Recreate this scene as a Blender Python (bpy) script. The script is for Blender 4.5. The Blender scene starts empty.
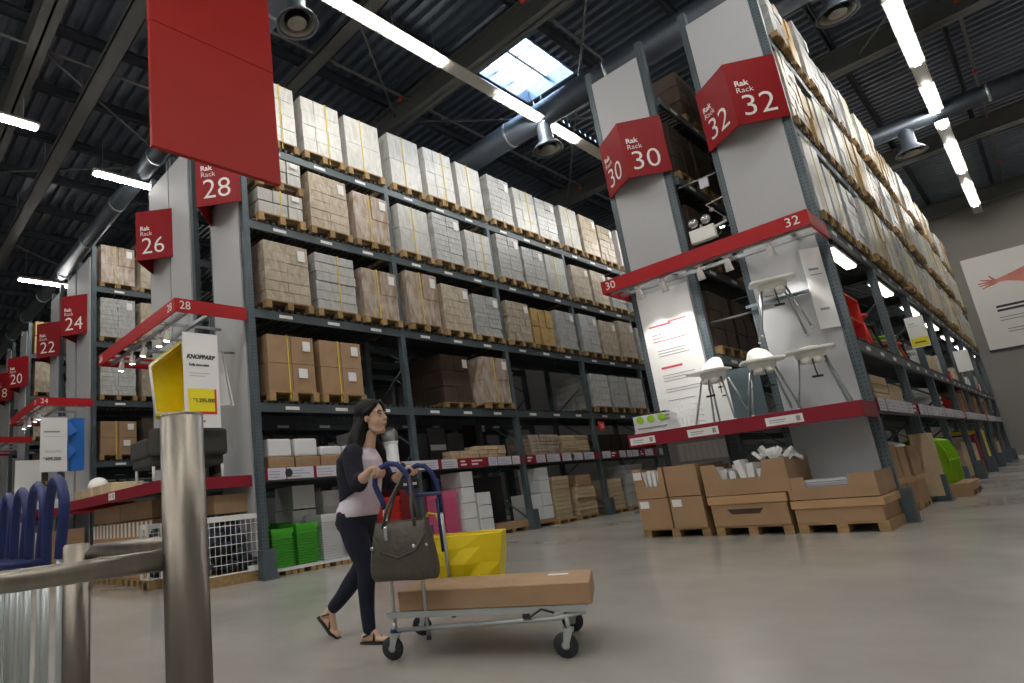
import bpy, math, random
from mathutils import Vector, Matrix
random.seed(7)
S = bpy.context.scene
COL = S.collection
R = math.radians
# ------------------------------------------------------------------ camera
yaw, pitch, roll = R(-47.848), R(12.877), R(-6.057)
fw = Vector((math.sin(yaw)*math.cos(pitch), math.cos(yaw)*math.cos(pitch), math.sin(pitch)))
rt = Vector((math.cos(yaw), -math.sin(yaw), 0)); up = rt.cross(fw)
cr = rt*math.cos(roll)+up*math.sin(roll); cu = -rt*math.sin(roll)+up*math.cos(roll)
cam = bpy.data.objects.new('camera', bpy.data.cameras.new('camera')); COL.objects.link(cam)
mw = Matrix((cr, cu, -fw)).transposed().to_4x4(); mw.translation = Vector((0, 0, .85)); cam.matrix_world = mw
cam.data.sensor_width = 36; cam.data.lens = 36*601.75/1024
cam.data.shift_x = (512-375.055)/1024; cam.data.shift_y = (363.214-341.5)/1024
cam.data.clip_start = .05; cam.data.clip_end = 200
S.camera = cam
# ------------------------------------------------------------------ world / exposure
W = bpy.data.worlds.new('world'); S.world = W; W.use_nodes = True
W.node_tree.nodes['Background'].inputs[0].default_value = (.62, .80, 1, 1)
W.node_tree.nodes['Background'].inputs[1].default_value = 9.0
S.view_settings.view_transform = 'Standard'; S.view_settings.look = 'None'
S.view_settings.gamma = 1; S.view_settings.use_curve_mapping = False
S.view_settings.exposure = 0.55
LAMP = 52.0        # radiance of the ceiling tubes
S.cycles.max_bounces = 8; S.cycles.diffuse_bounces = 4; S.cycles.glossy_bounces = 4
S.cycles.sample_clamp_indirect = 4; S.cycles.use_light_tree = True

# ------------------------------------------------------------------ materials
def mat(name, col, rough=.6, metal=0, noise=0, nscale=8, dist=0, bump=0, bscale=40, stretch=(1, 1, 1), emit=0, rnd=0, alt=None, spec=.5, ecol=None):
    m = bpy.data.materials.new(name); m.use_nodes = True
    nt = m.node_tree; N = nt.nodes; L = nt.links; b = N['Principled BSDF']
    c = (*col, 1) if len(col) == 3 else col
    b.inputs['Base Color'].default_value = c; b.inputs['Roughness'].default_value = rough
    b.inputs['Metallic'].default_value = metal; b.inputs['Specular IOR Level'].default_value = spec
    if noise or bump:
        tc = N.new('ShaderNodeTexCoord'); mp = N.new('ShaderNodeMapping'); mp.inputs['Scale'].default_value = stretch
        L.new(tc.outputs['Object'], mp.inputs[0])
    if noise or rnd:
        if noise:
            n = N.new('ShaderNodeTexNoise'); n.inputs['Scale'].default_value = nscale; n.inputs['Detail'].default_value = 5; n.inputs['Distortion'].default_value = dist
            L.new(mp.outputs[0], n.inputs['Vector'])
            rp = N.new('ShaderNodeMapRange'); rp.inputs[1].default_value = .3; rp.inputs[2].default_value = .7
            L.new(n.outputs[0], rp.inputs[0])
            mx = N.new('ShaderNodeMixRGB'); mx.inputs[1].default_value = c
            a = alt or tuple(v*(1-noise) for v in col); mx.inputs[2].default_value = (*a, 1)
            L.new(rp.outputs[0], mx.inputs[0]); out = mx.outputs[0]
        else:
            rgb = N.new('ShaderNodeRGB'); rgb.outputs[0].default_value = c; out = rgb.outputs[0]
        if rnd:
            oi = N.new('ShaderNodeObjectInfo'); r2 = N.new('ShaderNodeMapRange')
            r2.inputs[3].default_value = 1-rnd; r2.inputs[4].default_value = 1+rnd*.6
            L.new(oi.outputs['Random'], r2.inputs[0])
            hs = N.new('ShaderNodeHueSaturation'); L.new(out, hs.inputs['Color']); L.new(r2.outputs[0], hs.inputs['Value'])
            out = hs.outputs[0]
        L.new(out, b.inputs['Base Color'])
    if bump:
        n2 = N.new('ShaderNodeTexNoise'); n2.inputs['Scale'].default_value = bscale; n2.inputs['Detail'].default_value = 4
        L.new(mp.outputs[0], n2.inputs['Vector'])
        bp = N.new('ShaderNodeBump'); bp.inputs['Strength'].default_value = bump; bp.inputs['Distance'].default_value = .02
        L.new(n2.outputs[0], bp.inputs['Height']); L.new(bp.outputs[0], b.inputs['Normal'])
    if emit:
        b.inputs['Emission Color'].default_value = (*(ecol or col), 1); b.inputs['Emission Strength'].default_value = emit
    return m
M = {}
M['rackblue'] = mat('rack_steel', (.10, .135, .155), .45, .2, noise=.25, nscale=4)
M['beam'] = mat('beam_steel', (.085, .108, .120), .45, .2, noise=.2, nscale=3)
M['deck'] = mat('deck_bar', (.05, .06, .065), .5, .3)
M['galv'] = mat('galvanised', (.42, .45, .46), .35, .8, noise=.25, nscale=10)
M['panel'] = mat('end_panel', (.47, .48, .50), .5, noise=.05, nscale=1.2)
M['white'] = mat('white_paint', (.82, .82, .80), .45)
M['plasticw'] = mat('white_plastic', (.86, .85, .80), .3)
M['paper'] = mat('paper', (.85, .85, .84), .6)
M['red'] = mat('sign_red', (.27, .008, .012), .5, spec=.2)
M['headred'] = mat('canopy_red', (.42, .014, .018), .5, spec=.25)
M['bannerred'] = mat('banner_red', (.38, .024, .02), .5, spec=.2, noise=.06, nscale=1)
M['maroon'] = mat('shelf_maroon', (.25, .012, .028), .4, spec=.3)
M['letter'] = mat('lettering_white', (.86, .84, .80), .5)
M['ink'] = mat('ink', (.03, .03, .035), .5)
M['greyink'] = mat('grey_ink', (.30, .30, .32), .5)
M['redink'] = mat('red_ink', (.6, .08, .12), .5)
M['carton'] = mat('cardboard', (.385, .245, .14), .75, noise=.18, nscale=5, bump=.1, rnd=.22)
M['cartonlt'] = mat('pale_cardboard', (.60, .46, .29), .75, noise=.15, nscale=6, rnd=.15)
M['cartondk'] = mat('dark_shaded_cardboard', (.065, .042, .028), .8, noise=.3, nscale=4, rnd=.25)  # brown cardboard with the shade of the rack interiors put into its colour
M['kraft'] = mat('bin_cardboard', (.40, .25, .14), .75, noise=.12, nscale=3, bump=.08, bscale=20)
M['kraftlt'] = mat('tray_cardboard', (.52, .32, .16), .75, noise=.12, nscale=3)
M['wrapw'] = mat('white_wrap', (.64, .64, .61), .32, noise=.2, nscale=3, dist=1.6, bump=.7, bscale=10, stretch=(1.6, 1.6, .8), rnd=.12, alt=(.47, .46, .43))  # distorted noise paints pale film sheen into all the wrap colours
M['wrapg'] = mat('grey_wrap', (.56, .57, .56), .3, noise=.3, nscale=3.5, dist=1.8, bump=.7, bscale=10, stretch=(1.6, 1.6, .8), rnd=.16, alt=(.40, .40, .38))
M['wrapb'] = mat('beige_wrap', (.58, .51, .41), .33, noise=.3, nscale=3.5, dist=1.8, bump=.7, bscale=10, stretch=(1.6, 1.6, .8), rnd=.16, alt=(.36, .29, .20))
M['wrapbr'] = mat('brown_wrap_sheen', (.30, .19, .115), .33, noise=.4, nscale=3, dist=1.8, bump=.7, bscale=10, stretch=(2, 2, .6), rnd=.16, alt=(.58, .52, .46))  # pale second colour is white plastic sheen painted over the brown
M['gold'] = mat('golden_sack', (.58, .38, .14), .4, noise=.4, nscale=5, bump=.9, bscale=7, rnd=.15)
M['wood'] = mat('pallet_wood', (.42, .27, .12), .8, noise=.35, nscale=6, stretch=(1, 4, 4), rnd=.25)
M['yellow'] = mat('yellow_strap', (.80, .60, .05), .5)
M['yellowbag'] = mat('yellow_bag', (.95, .74, .01), .4, noise=.12, nscale=5, bump=.6, bscale=5)
M['yellowlab'] = mat('yellow_label', (.90, .78, .02), .5)
M['green'] = mat('green_plastic', (.07, .42, .03), .35)
M['lime'] = mat('lime_plastic', (.30, .62, .02), .35)
M['pink'] = mat('pink_plastic', (.85, .18, .36), .4)
M['redp'] = mat('red_plastic', (.70, .04, .03), .4)
M['reddk'] = mat('dark_red', (.22, .015, .02), .6)
M['blue'] = mat('blue_handle', (.008, .022, .13), .5)
M['bluecl'] = mat('blue_cloth', (.02, .16, .55), .5)
M['steel'] = mat('brushed_steel', (.26, .235, .20), .36, 1, noise=.25, nscale=6, stretch=(6, 6, .6))
M['chrome'] = mat('chrome', (.60, .61, .62), .25, .9)
M['cartmetal'] = mat('zinc_frame', (.50, .54, .54), .35, .6)
M['rubber'] = mat('rubber', (.02, .022, .028), .6)
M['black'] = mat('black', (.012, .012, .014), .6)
M['charcoal'] = mat('charcoal_fabric', (.05, .048, .046), .85, bump=.3)
M['darkblue'] = mat('dark_blue_bags', (.035, .05, .09), .5, noise=.6, nscale=14, bump=.8, bscale=12)
M['skin'] = mat('skin', (.66, .42, .30), .5, noise=.06, nscale=8)
M['hair'] = mat('hair', (.006, .005, .006), .5, bump=.5, bscale=50, stretch=(3, 3, .5), spec=.25)
M['navy'] = mat('navy_knit', (.005, .006, .02), .85, bump=.25, bscale=60)
M['jeans'] = mat('dark_jeans', (.005, .008, .024), .8, bump=.2, bscale=40)
M['shirt'] = mat('pale_shirt', (.76, .76, .82), .8, noise=.5, nscale=5, bump=.3, bscale=14, alt=(.66, .46, .60))
M['leather'] = mat('taupe_leather', (.085, .072, .056), .5, noise=.3, nscale=6, bump=.5, bscale=12)
M['lip'] = mat('lips', (.42, .13, .12), .45)
M['roof'] = mat('roof_deck', (.20, .24, .31), .3, .5, noise=.3, nscale=2)
M['roofbeam'] = mat('roof_steel', (.13, .135, .13), .5, .2, noise=.15, nscale=2)
M['purlin'] = mat('purlin_steel', (.04, .048, .06), .6, .2)
M['duct'] = mat('duct_metal', (.10, .12, .15), .45, .5, noise=.15, nscale=3)
M['wallgrey'] = mat('wall_grey', (.30, .285, .265), .75, noise=.05, nscale=.8)
M['wallpale'] = mat('wall_pale', (.45, .44, .42), .8)
M['tube'] = mat('light_diffuser', (1, .97, .88), .5, emit=LAMP, ecol=(1, .975, .925))
M['tubedim'] = mat('shelf_light_diffuser', (1, .97, .9), .5, emit=4, ecol=(1, .97, .9))
M['spotface'] = mat('spot_face', (1, 1, 1), .5, emit=20, ecol=(1, .98, .93))
M['fixture'] = mat('fixture_housing', (.40, .38, .34), .4, .3)
M['skin_pink'] = mat('poster_pink', (.78, .28, .22), .6, noise=.3, nscale=2)
M['poster'] = mat('poster_board', (.82, .80, .77), .6)
M['foam'] = mat('white_boxes', (.74, .75, .76), .6)
M['glass'] = mat('skylight_glass', (.9, .95, 1), .1)
g = M['glass'].node_tree.nodes['Principled BSDF']; g.inputs['Transmission Weight'].default_value = 1; g.inputs['IOR'].default_value = 1.02

def holes_mat():       # rack posts with rows of punched holes
    m = M['rackblue'].copy(); m.name = 'punched_rack_steel'; nt = m.node_tree; N = nt.nodes; L = nt.links; b = N['Principled BSDF']
    old = b.inputs['Base Color'].links[0].from_socket
    tc = N.new('ShaderNodeTexCoord'); sp = N.new('ShaderNodeSeparateXYZ'); L.new(tc.outputs['Object'], sp.inputs[0])
    def mth(op, a, v=None):
        n = N.new('ShaderNodeMath'); n.operation = op
        (L.new(a, n.inputs[0]) if hasattr(a, 'links') else setattr(n.inputs[0], 'default_value', a))
        if v is not None: (L.new(v, n.inputs[1]) if hasattr(v, 'links') else setattr(n.inputs[1], 'default_value', v))
        return n.outputs[0]
    fz = mth('ABSOLUTE', mth('SUBTRACT', mth('FRACT', mth('MULTIPLY', sp.outputs[2], 1/.052)), .5))
    inz = mth('LESS_THAN', fz, .16)
    ay = mth('ABSOLUTE', mth('SUBTRACT', mth('ABSOLUTE', sp.outputs[1]), .024)); ax = mth('ABSOLUTE', mth('SUBTRACT', mth('ABSOLUTE', sp.outputs[0]), .024))
    iny = mth('LESS_THAN', ay, .006); inx = mth('LESS_THAN', ax, .006)
    f = mth('MULTIPLY', inz, mth('MAXIMUM', iny, inx))
    mx = N.new('ShaderNodeMixRGB'); L.new(f, mx.inputs[0]); L.new(old, mx.inputs[1]); mx.inputs[2].default_value = (.01, .01, .012, 1)
    L.new(mx.outputs[0], b.inputs['Base Color']); return m
M['post'] = holes_mat()
def floor_mat():
    m = mat('polished_concrete', (.36, .335, .295), .3); nt = m.node_tree; N = nt.nodes; L = nt.links; b = N['Principled BSDF']
    tc = N.new('ShaderNodeTexCoord')
    n1 = N.new('ShaderNodeTexNoise'); n1.inputs['Scale'].default_value = .7; n1.inputs['Detail'].default_value = 8; L.new(tc.outputs['Object'], n1.inputs['Vector'])
    n2 = N.new('ShaderNodeTexNoise'); n2.inputs['Scale'].default_value = 4; n2.inputs['Detail'].default_value = 8; n2.inputs['Roughness'].default_value = .7; L.new(tc.outputs['Object'], n2.inputs['Vector'])
    r = N.new('ShaderNodeValToRGB'); r.color_ramp.elements[0].position = .33; r.color_ramp.elements[1].position = .68
    r.color_ramp.elements[0].color = (.36, .342, .312, 1); r.color_ramp.elements[1].color = (.43, .412, .38, 1)
    a = N.new('ShaderNodeMath'); a.operation = 'MULTIPLY_ADD'; L.new(n2.outputs[0], a.inputs[0]); a.inputs[1].default_value = .45
    a2 = N.new('ShaderNodeMath'); a2.operation = 'MULTIPLY'; L.new(n1.outputs[0], a2.inputs[0]); a2.inputs[1].default_value = .55
    L.new(a2.outputs[0], a.inputs[2]); L.new(a.outputs[0], r.inputs[0]); L.new(r.outputs[0], b.inputs['Base Color'])
    rr = N.new('ShaderNodeMapRange'); rr.inputs[1].default_value = .35; rr.inputs[2].default_value = .65; rr.inputs[3].default_value = .17; rr.inputs[4].default_value = .25
    L.new(n1.outputs[0], rr.inputs[0]); L.new(rr.outputs[0], b.inputs['Roughness'])
    return m
M['floor'] = floor_mat()

# ------------------------------------------------------------------ mesh helpers
class MB:
    def __init__(s): s.v = []; s.f = []; s.sm = []
    def add(s, vs, fs, smooth=False):
        o = len(s.v); s.v += [tuple(v) for v in vs]; s.f += [tuple(i+o for i in f) for f in fs]; s.sm += [smooth]*len(fs); return s
    def box(s, x0, x1, y0, y1, z0, z1, rot=None, piv=None):
        vs = [Vector((x, y, z)) for x in (x0, x1) for y in (y0, y1) for z in (z0, z1)]
        if rot:
            p = Vector(piv) if piv else Vector(((x0+x1)/2, (y0+y1)/2, (z0+z1)/2))
            vs = [rot @ (v-p)+p for v in vs]
        return s.add(vs, [(0, 1, 3, 2), (4, 6, 7, 5), (0, 4, 5, 1), (2, 3, 7, 6), (0, 2, 6, 4), (1, 5, 7, 3)])
    def tube(s, pts, r, n=8, closed=False, smooth=True):
        pts = [Vector(p) for p in pts]; k = len(pts); rs = r if isinstance(r, (list, tuple)) else [r]*k
        vs = []; ref = None
        for i, p in enumerate(pts):
            if closed: t = pts[(i+1) % k]-pts[i-1]
            else: t = pts[min(i+1, k-1)]-pts[max(i-1, 0)]
            t.normalize()
            if ref is None: ref = t.orthogonal().normalized()
            ref = (ref-t*ref.dot(t)); ref = ref.normalized() if ref.length > 1e-6 else t.orthogonal().normalized()
            b = t.cross(ref)
            for j in range(n):
                a = 2*math.pi*j/n; vs.append(p+(ref*math.cos(a)+b*math.sin(a))*rs[i])
        fs = []
        for i in range(k if closed else k-1):
            for j in range(n):
                a, b2 = i*n+j, i*n+(j+1) % n; c, d = ((i+1) % k)*n+(j+1) % n, ((i+1) % k)*n+j
                fs.append((a, b2, c, d))
        s.add(vs, fs, smooth)
        if not closed:
            o = len(s.v)-len(vs)
            s.f.append(tuple(o+j for j in reversed(range(n)))); s.f.append(tuple(o+(k-1)*n+j for j in range(n))); s.sm += [False]*2
        return s
    def lathe(s, prof, c=(0, 0, 0), n=20, axis='z', smooth=True):
        vs = []; c = Vector(c)
        for r, z in prof:
            for j in range(n):
                a = 2*math.pi*j/n; p = (r*math.cos(a), r*math.sin(a), z)
                if axis == 'y': p = (p[0], p[2], p[1])
                if axis == 'x': p = (p[2], p[0], p[1])
                vs.append(c+Vector(p))
        fs = [(i*n+j, i*n+(j+1) % n, (i+1)*n+(j+1) % n, (i+1)*n+j) for i in range(len(prof)-1) for j in range(n)]
        return s.add(vs, fs, smooth)
    def prism(s, poly, d):      # poly: list of 3d points, d: extrusion vector
        p = [Vector(q) for q in poly]; d = Vector(d); n = len(p)
        return s.add(p+[q+d for q in p], [tuple(reversed(range(n))), tuple(range(n, 2*n))]+[(i, (i+1) % n, n+(i+1) % n, n+i) for i in range(n)])
    def ball(s, c, rx, ry, rz, n=16, m=10, rot=None):
        c = Vector(c); vs = []; 
        for i in range(m+1):
            t = math.pi*i/m
            for j in range(n):
                a = 2*math.pi*j/n; v = Vector((rx*math.sin(t)*math.cos(a), ry*math.sin(t)*math.sin(a), rz*math.cos(t)))
                vs.append(c+(rot @ v if rot else v))
        return s.add(vs, [(i*n+j, (i+1)*n+j, (i+1)*n+(j+1) % n, i*n+(j+1) % n) for i in range(m) for j in range(n)], True)
    def mesh(s, name, m):
        me = bpy.data.meshes.new(name); me.from_pydata(s.v, [], s.f); me.materials.append(M[m] if isinstance(m, str) else m)
        me.polygons.foreach_set('use_smooth', s.sm); me.update(); return me
    def build(s, name, m, parent=None, loc=(0, 0, 0), bevel=0):
        o = bpy.data.objects.new(name, s.mesh(name, m)); COL.objects.link(o); o.location = loc
        if parent: o.parent = parent
        if bevel:
            b = o.modifiers.new('bevel', 'BEVEL'); b.width = bevel; b.segments = 2; b.limit_method = 'ANGLE'
        return o
def thing(name, label, cat, loc=(0, 0, 0), rz=0, group=None):
    o = bpy.data.objects.new(name, None); COL.objects.link(o); o.location = loc; o.rotation_euler = (0, 0, rz); o.empty_display_size = .1
    return tag(o, label, cat, group)
WORDS = {'18': 'eighteen', '20': 'twenty', '22': 'twenty-two', '24': 'twenty-four', '26': 'twenty-six', '28': 'twenty-eight', '30': 'thirty', '32': 'thirty-two'}
def words(s_):
    import re
    return re.sub(r'\b(18|20|22|24|26|28|30|32)\b', lambda m: WORDS[m.group(1)], s_)
def tag(o, label, cat, group=None, kind=None):
    o['label'] = words(label); o['category'] = cat
    if group: o['group'] = group
    if kind: o['kind'] = kind
    return o
KIDS = {}
def copy_tree(root, loc=None, rz=None, label=None, group=None, parent=None):
    c = root.copy(); COL.objects.link(c)
    if parent: c.parent = parent
    if loc is not None: c.location = loc
    if rz is not None: c.rotation_euler = (0, 0, rz)
    if label: c['label'] = words(label)
    if group: c['group'] = group
    if root not in KIDS: KIDS[root] = list(root.children)
    for ch in KIDS[root]: copy_tree(ch, parent=c)
    return c
def struct(name, mb, m, parent=None):
    o = mb.build(name, m, parent); o['kind'] = 'structure'; return o
ORD = ['first', 'second', 'third', 'fourth', 'fifth', 'sixth', 'seventh', 'eighth', 'ninth', 'tenth', 'eleventh', 'twelfth', 'thirteenth', 'fourteenth', 'fifteenth', 'sixteenth', 'seventeenth', 'eighteenth', 'nineteenth', 'twentieth', 'twenty-first', 'twenty-second', 'twenty-third', 'twenty-fourth']
def text(txt, size, origin, xdir, zdir, m, parent, name='lettering', bold=0, align='LEFT', shear=0, off=.004, xs=1):
    cu_ = bpy.data.curves.new('t', 'FONT'); cu_.body = txt; cu_.size = size; cu_.offset = bold; cu_.align_x = align; cu_.extrude = .001; cu_.shear = shear; cu_.resolution_u = 3
    t = bpy.data.objects.new('t', cu_); COL.objects.link(t)
    bpy.context.view_layer.update()
    me = bpy.data.meshes.new_from_object(t.evaluated_get(bpy.context.evaluated_depsgraph_get()))
    bpy.data.objects.remove(t); bpy.data.curves.remove(cu_)
    X = Vector(xdir).normalized(); Z = Vector(zdir).normalized(); Y = X.cross(Z)   # towards the reader
    mm = Matrix((X*xs, Z, Y)).transposed().to_4x4(); mm.translation = Vector(origin)+Y*off
    me.transform(mm); me.materials.clear(); me.materials.append(M[m]); me.name = name
    o = bpy.data.objects.new(name, me); COL.objects.link(o); o.parent = parent; return o

# ================================================================== SETTING
XL, XR, YF, YB, ZD = -34.0, 5.0, -9.0, 30.45, 9.6
struct('floor', MB().box(XL, XR, YF, YB, -.2, 0), 'floor')
struct('wall_back', MB().box(XL, XR, YB, YB+.2, 0, ZD+.4), 'wallgrey')
struct('wall_left', MB().box(XL-.2, XL, YF, YB, 0, ZD+.4), 'wallpale')
struct('wall_right', MB().box(XR, XR+.2, YF, YB, 0, ZD+.4), 'wallpale')
struct('wall_front', MB().box(XL, XR, YF-.2, YF, 0, ZD+.4), 'wallpale')
struct('baseboard_back', MB().box(XL, XR, YB-.03, YB-.001, 0, .12), 'white')
# corrugated roof deck, ribs run along X, with three skylight openings
SKY = [(-6.45, -5.25, 9.75, 11.55), (-20.5, -19.2, 16.75, 18.5)]
def deck():
    mb = MB(); P = .26
    def strip(x0, x1, y0, y1):
        y = y0; prof = []
        while y < y1-1e-6:
            for dy, dz in ((0, 0), (.09, 0), (.12, .10), (.23, .10)):
                if y+dy < y1: prof.append((y+dy, ZD+dz))
            y += P
        prof.append((y1, ZD)); n = len(prof)
        mb.add([(x0, a, b) for a, b in prof]+[(x1, a, b) for a, b in prof], [(i, i+1, n+i+1, n+i) for i in range(n-1)])
    xs = sorted({XL, XR, *[v for s in SKY for v in s[:2]]})
    for x0, x1 in zip(xs, xs[1:]):
        cut = [s for s in SKY if abs(s[0]-x0) < 1e-6]
        if cut: strip(x0, x1, YF, cut[0][2]); strip(x0, x1, cut[0][3], YB)
        else: strip(x0, x1, YF, YB)
    for x0, x1, y0, y1 in SKY:       # curb
        for a in ((x0-.04, x0, y0, y1), (x1, x1+.04, y0, y1), (x0, x1, y0-.04, y0), (x0, x1, y1, y1+.04)): mb.box(*a, ZD-.02, ZD+.35)
    return mb
ceil = struct('ceiling', deck(), 'roof')
# opaque roof above the deck so no daylight leaks
for i, (x0, x1, y0, y1) in enumerate(SKY):
    w = struct('window_%d' % (i+1), MB().box(x0, x1, y0, y1, ZD+.33, ZD+.345), 'glass')
    f = MB(); f.box((x0+x1)/2-.03, (x0+x1)/2+.03, y0, y1, ZD+.22, ZD+.3)
    for k in range(1, 3): f.box(x0, x1, y0+(y1-y0)*k/3-.02, y0+(y1-y0)*k/3+.02, ZD+.24, ZD+.32)
    f.build('skylight_frame', 'chrome', w)
def ibeam_x(y, z0, h, w):    # runs along X
    return MB().box(XL, XR, y-w/2, y+w/2, z0, z0+.03).box(XL, XR, y-w/2, y+w/2, z0+h-.03, z0+h).box(XL, XR, y-.02, y+.02, z0, z0+h)
for y in (-5.2, 1.98, 8.75, 15.75, 22.8, 29.6):
    ibeam_x(y, 8.85, .5, .3).build('roof_beam', 'roofbeam', ceil)
x = -33.7
while x < XR:
    MB().box(x-.05, x+.05, YF, YB, 9.38, 9.41).box(x-.05, x+.05, YF, YB, 9.56, 9.59).box(x-.015, x+.015, YF, YB, 9.38, 9.59).build('roof_purlin', 'purlin', ceil); x += 1.7
def cabletray(y, z, label):
    t = thing('cable_tray', label, 'cable tray', (0, y, z))
    MB().box(XL, XR, -.15, .15, 0, .02).box(XL, XR, -.15, -.13, 0, .12).box(XL, XR, .13, .15, 0, .12).build('tray', 'roofbeam', t)
    h = MB()
    for k in range(14): h.box(-33+k*2.8, -32.98+k*2.8, -.16, -.14, .1, ZD-z)
    h.build('hanger_rods', 'galv', t)
cabletray(3.06, 8.85, 'grey steel tray running below the roof beside the red banner')
cabletray(6.3, 9.1, 'narrow grey tray crossing under the corrugated roof above the near ceiling lights')
def duct(y, z, r, outlets, label, XL=XL):
    t = thing('air_duct', label, 'air duct', (0, y, z))
    mb = MB(); mb.tube([(XL, 0, 0), (XR, 0, 0)], r, 20)
    mb.build('duct_pipe', 'duct', t)
    k = XL+1; bm_ = MB().tube([(0, 0, 0), (.05, 0, 0)], r+.015, 20).mesh('duct_band', 'galv')
    while k < XR: b = bpy.data.objects.new('duct_band', bm_); COL.objects.link(b); b.parent = t; b.location = (k, 0, 0); k += 2.4
    for x in outlets:
        o = MB().lathe([(.15, -.1), (.15, -r-.32), (.30, -r-.50), (.32, -r-.54), (.30, -r-.54), (.18, -r-.42)], (x, 0, 0), 24).build('outlet', 'duct', t)
        MB().lathe([(.26, -r-.53), (.19, -r-.45), (.20, -r-.44)], (x, 0, 0), 24).lathe([(.14, -r-.53), (.08, -r-.45), (.0, -r-.45)], (x, 0, 0), 24).build('diffuser_ring', 'fixture', o)
duct(4.6, 8.55, .2, (-6.0,), 'round silver ventilation duct above the ends of racks 24 to 28')
duct(10.75, 8.5, .28, (-5.75,), 'round silver ventilation duct passing behind the skylight')
duct(12.4, 8.95, .22, (-.9,), 'round duct with the diffuser nearest the right ceiling light row', -2.2)
duct(19.3, 8.55, .2, (-.9, -5.7, -13), 'far round duct crossing before the grey back wall')
# sprinkler pipes with brackets
for y0, x in ((0, -4.45), (1, -7.6), (2, -10.2), (3, -2.2), (4, 0.55)):
    t = thing('sprinkler_pipe', 'thin steel sprinkler pipe below the roof, %s' % ['above the centre aisle', 'above rack 28', 'above rack 26', 'above racks 30 and 32', 'right of the right ceiling light row'][y0], 'pipe', (x, 0, 9.2))
    MB().tube([(0, YF, 0), (0, YB, 0)], .03, 8).build('pipe', 'roofbeam', t)
    sm_ = MB().tube([(0, 0, 0), (0, 0, -.1)], .02, 6).lathe([(0, -.12), (.05, -.12), (.05, -.105), (0, -.10)], (0, 0, 0), 10).mesh('sprinkler_head', 'redp')
    for k in range(10): v = bpy.data.objects.new('sprinkler_head', sm_); COL.objects.link(v); v.parent = t; v.location = (0, -6+k*3.6, 0)
    v = MB()
    for k in range(10): v.tube([(0, -5+k*3.6, 0), (0, -5+k*3.6, .4)], .008, 5)
    v.build('hanger_rods', 'galv', t)
# diagonal roof bracing
t = thing('roof_brace', 'crossed thin bracing rods under the roof between the first and second big beam', 'brace', (0, 0, 9.0))
br = MB()
for x0 in (-22, -14.5, -8.0, -1): br.tube([(x0, 2.1, 0), (x0+4.5, 8.6, 0)], .022, 6); br.tube([(x0+4.5, 2.1, 0), (x0, 8.6, 0)], .022, 6)
br.build('bracing_rods', 'roofbeam', t)
t = thing('roof_brace', 'crossed thin bracing rods under the roof beyond the skylight', 'brace', (0, 0, 9.0))
br = MB()
for x0 in (-14.5, -8.0, -1): br.tube([(x0, 8.9, 0), (x0+4.5, 15.6, 0)], .022, 6); br.tube([(x0+4.5, 8.9, 0), (x0, 15.6, 0)], .022, 6)
br.build('bracing_rods', 'roofbeam', t)

# ------------------------------------------------------------------ ceiling lamps
lamp = thing('ceiling_light', 'x', 'ceiling light', (0, 0, -50))
MB().prism([(-.13, 0, 0), (.13, 0, 0), (.07, 0, .09), (-.07, 0, .09)], (0, 1.46, 0)).build('housing', 'fixture', lamp)
MB().box(-.05, .05, .05, .70, -.045, -.005).box(-.05, .05, .75, 1.41, -.045, -.005).build('diffuser', 'tube', lamp)
for q in (.2, 1.2): MB().tube([(0, q, .09), (0, q, .9)], .006, 5).build('hanger', 'galv', lamp)
blank = MB().prism([(-.12, 0, 0), (.12, 0, 0), (.07, 0, .09), (-.07, 0, .09)], (0, 1.44, 0)).mesh('light_track', 'fixture')
first = True
def ceiling_row(X, Z, starts, gap, wh, grp):
    global first
    n = 0
    for i, y0 in enumerate(starts):
        for q in range(2 if gap else 1):
            l = 'fluorescent ceiling light %s, %s from the entrance' % (wh, ORD[n]); n += 1; y = y0+q*1.47
            if first: o = lamp; o.location = (X, y, Z); o['label'] = words(l); o['group'] = grp; first = False
            else: o = copy_tree(lamp, (X, y, Z), label=l, group=grp)
        if gap:
            o = bpy.data.objects.new('light_track', blank); COL.objects.link(o); o.location = (X, y0+2.94, Z); o.scale = (1, gap/1.47, 1)
            tag(o, 'unlit grey trunking joining ceiling lights %s, %s from the entrance' % (wh, ORD[i]), 'light track', 'trunking '+grp)
ceiling_row(-5.7, 8.3, [.27+4.41*k for k in range(-2, 6)], 1.47, 'over the centre aisle', 'light row over the centre aisle')
ceiling_row(-.25, 8.52, [13.35+4.05*k for k in range(-5, 4)], 1.1, 'in the right row', 'right light row')
ceiling_row(-12.3, 8.32, [-5.0, -2.2, 3.6, 6.6, 9.4, 12.2], 0, 'over the aisle before rack 26', 'light row over the aisle of racks 24 and 26')
ceiling_row(-11.25, 8.3, [.87], 0, 'alone at the left frame edge', 'left edge ceiling light')
ceiling_row(-19.1, 8.3, [-4, -1, 3.5, 6.5, 9.5], 0, 'over the aisle before rack 22', 'light row over the aisle of racks 20 and 22')
# unseen lamp rows added behind the camera to fill the hall with light
n = 0
for X in (-9, -3, 2.5):
    for k in range(2):
        copy_tree(lamp, (X, -7.5+k*3, 8.3), label='added unseen fill light behind the camera, %s row, %s lamp' % (['left', 'middle', 'right'][(-9, -3, 2.5).index(X)], ORD[k]), group='added fill lights behind the camera')

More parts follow.
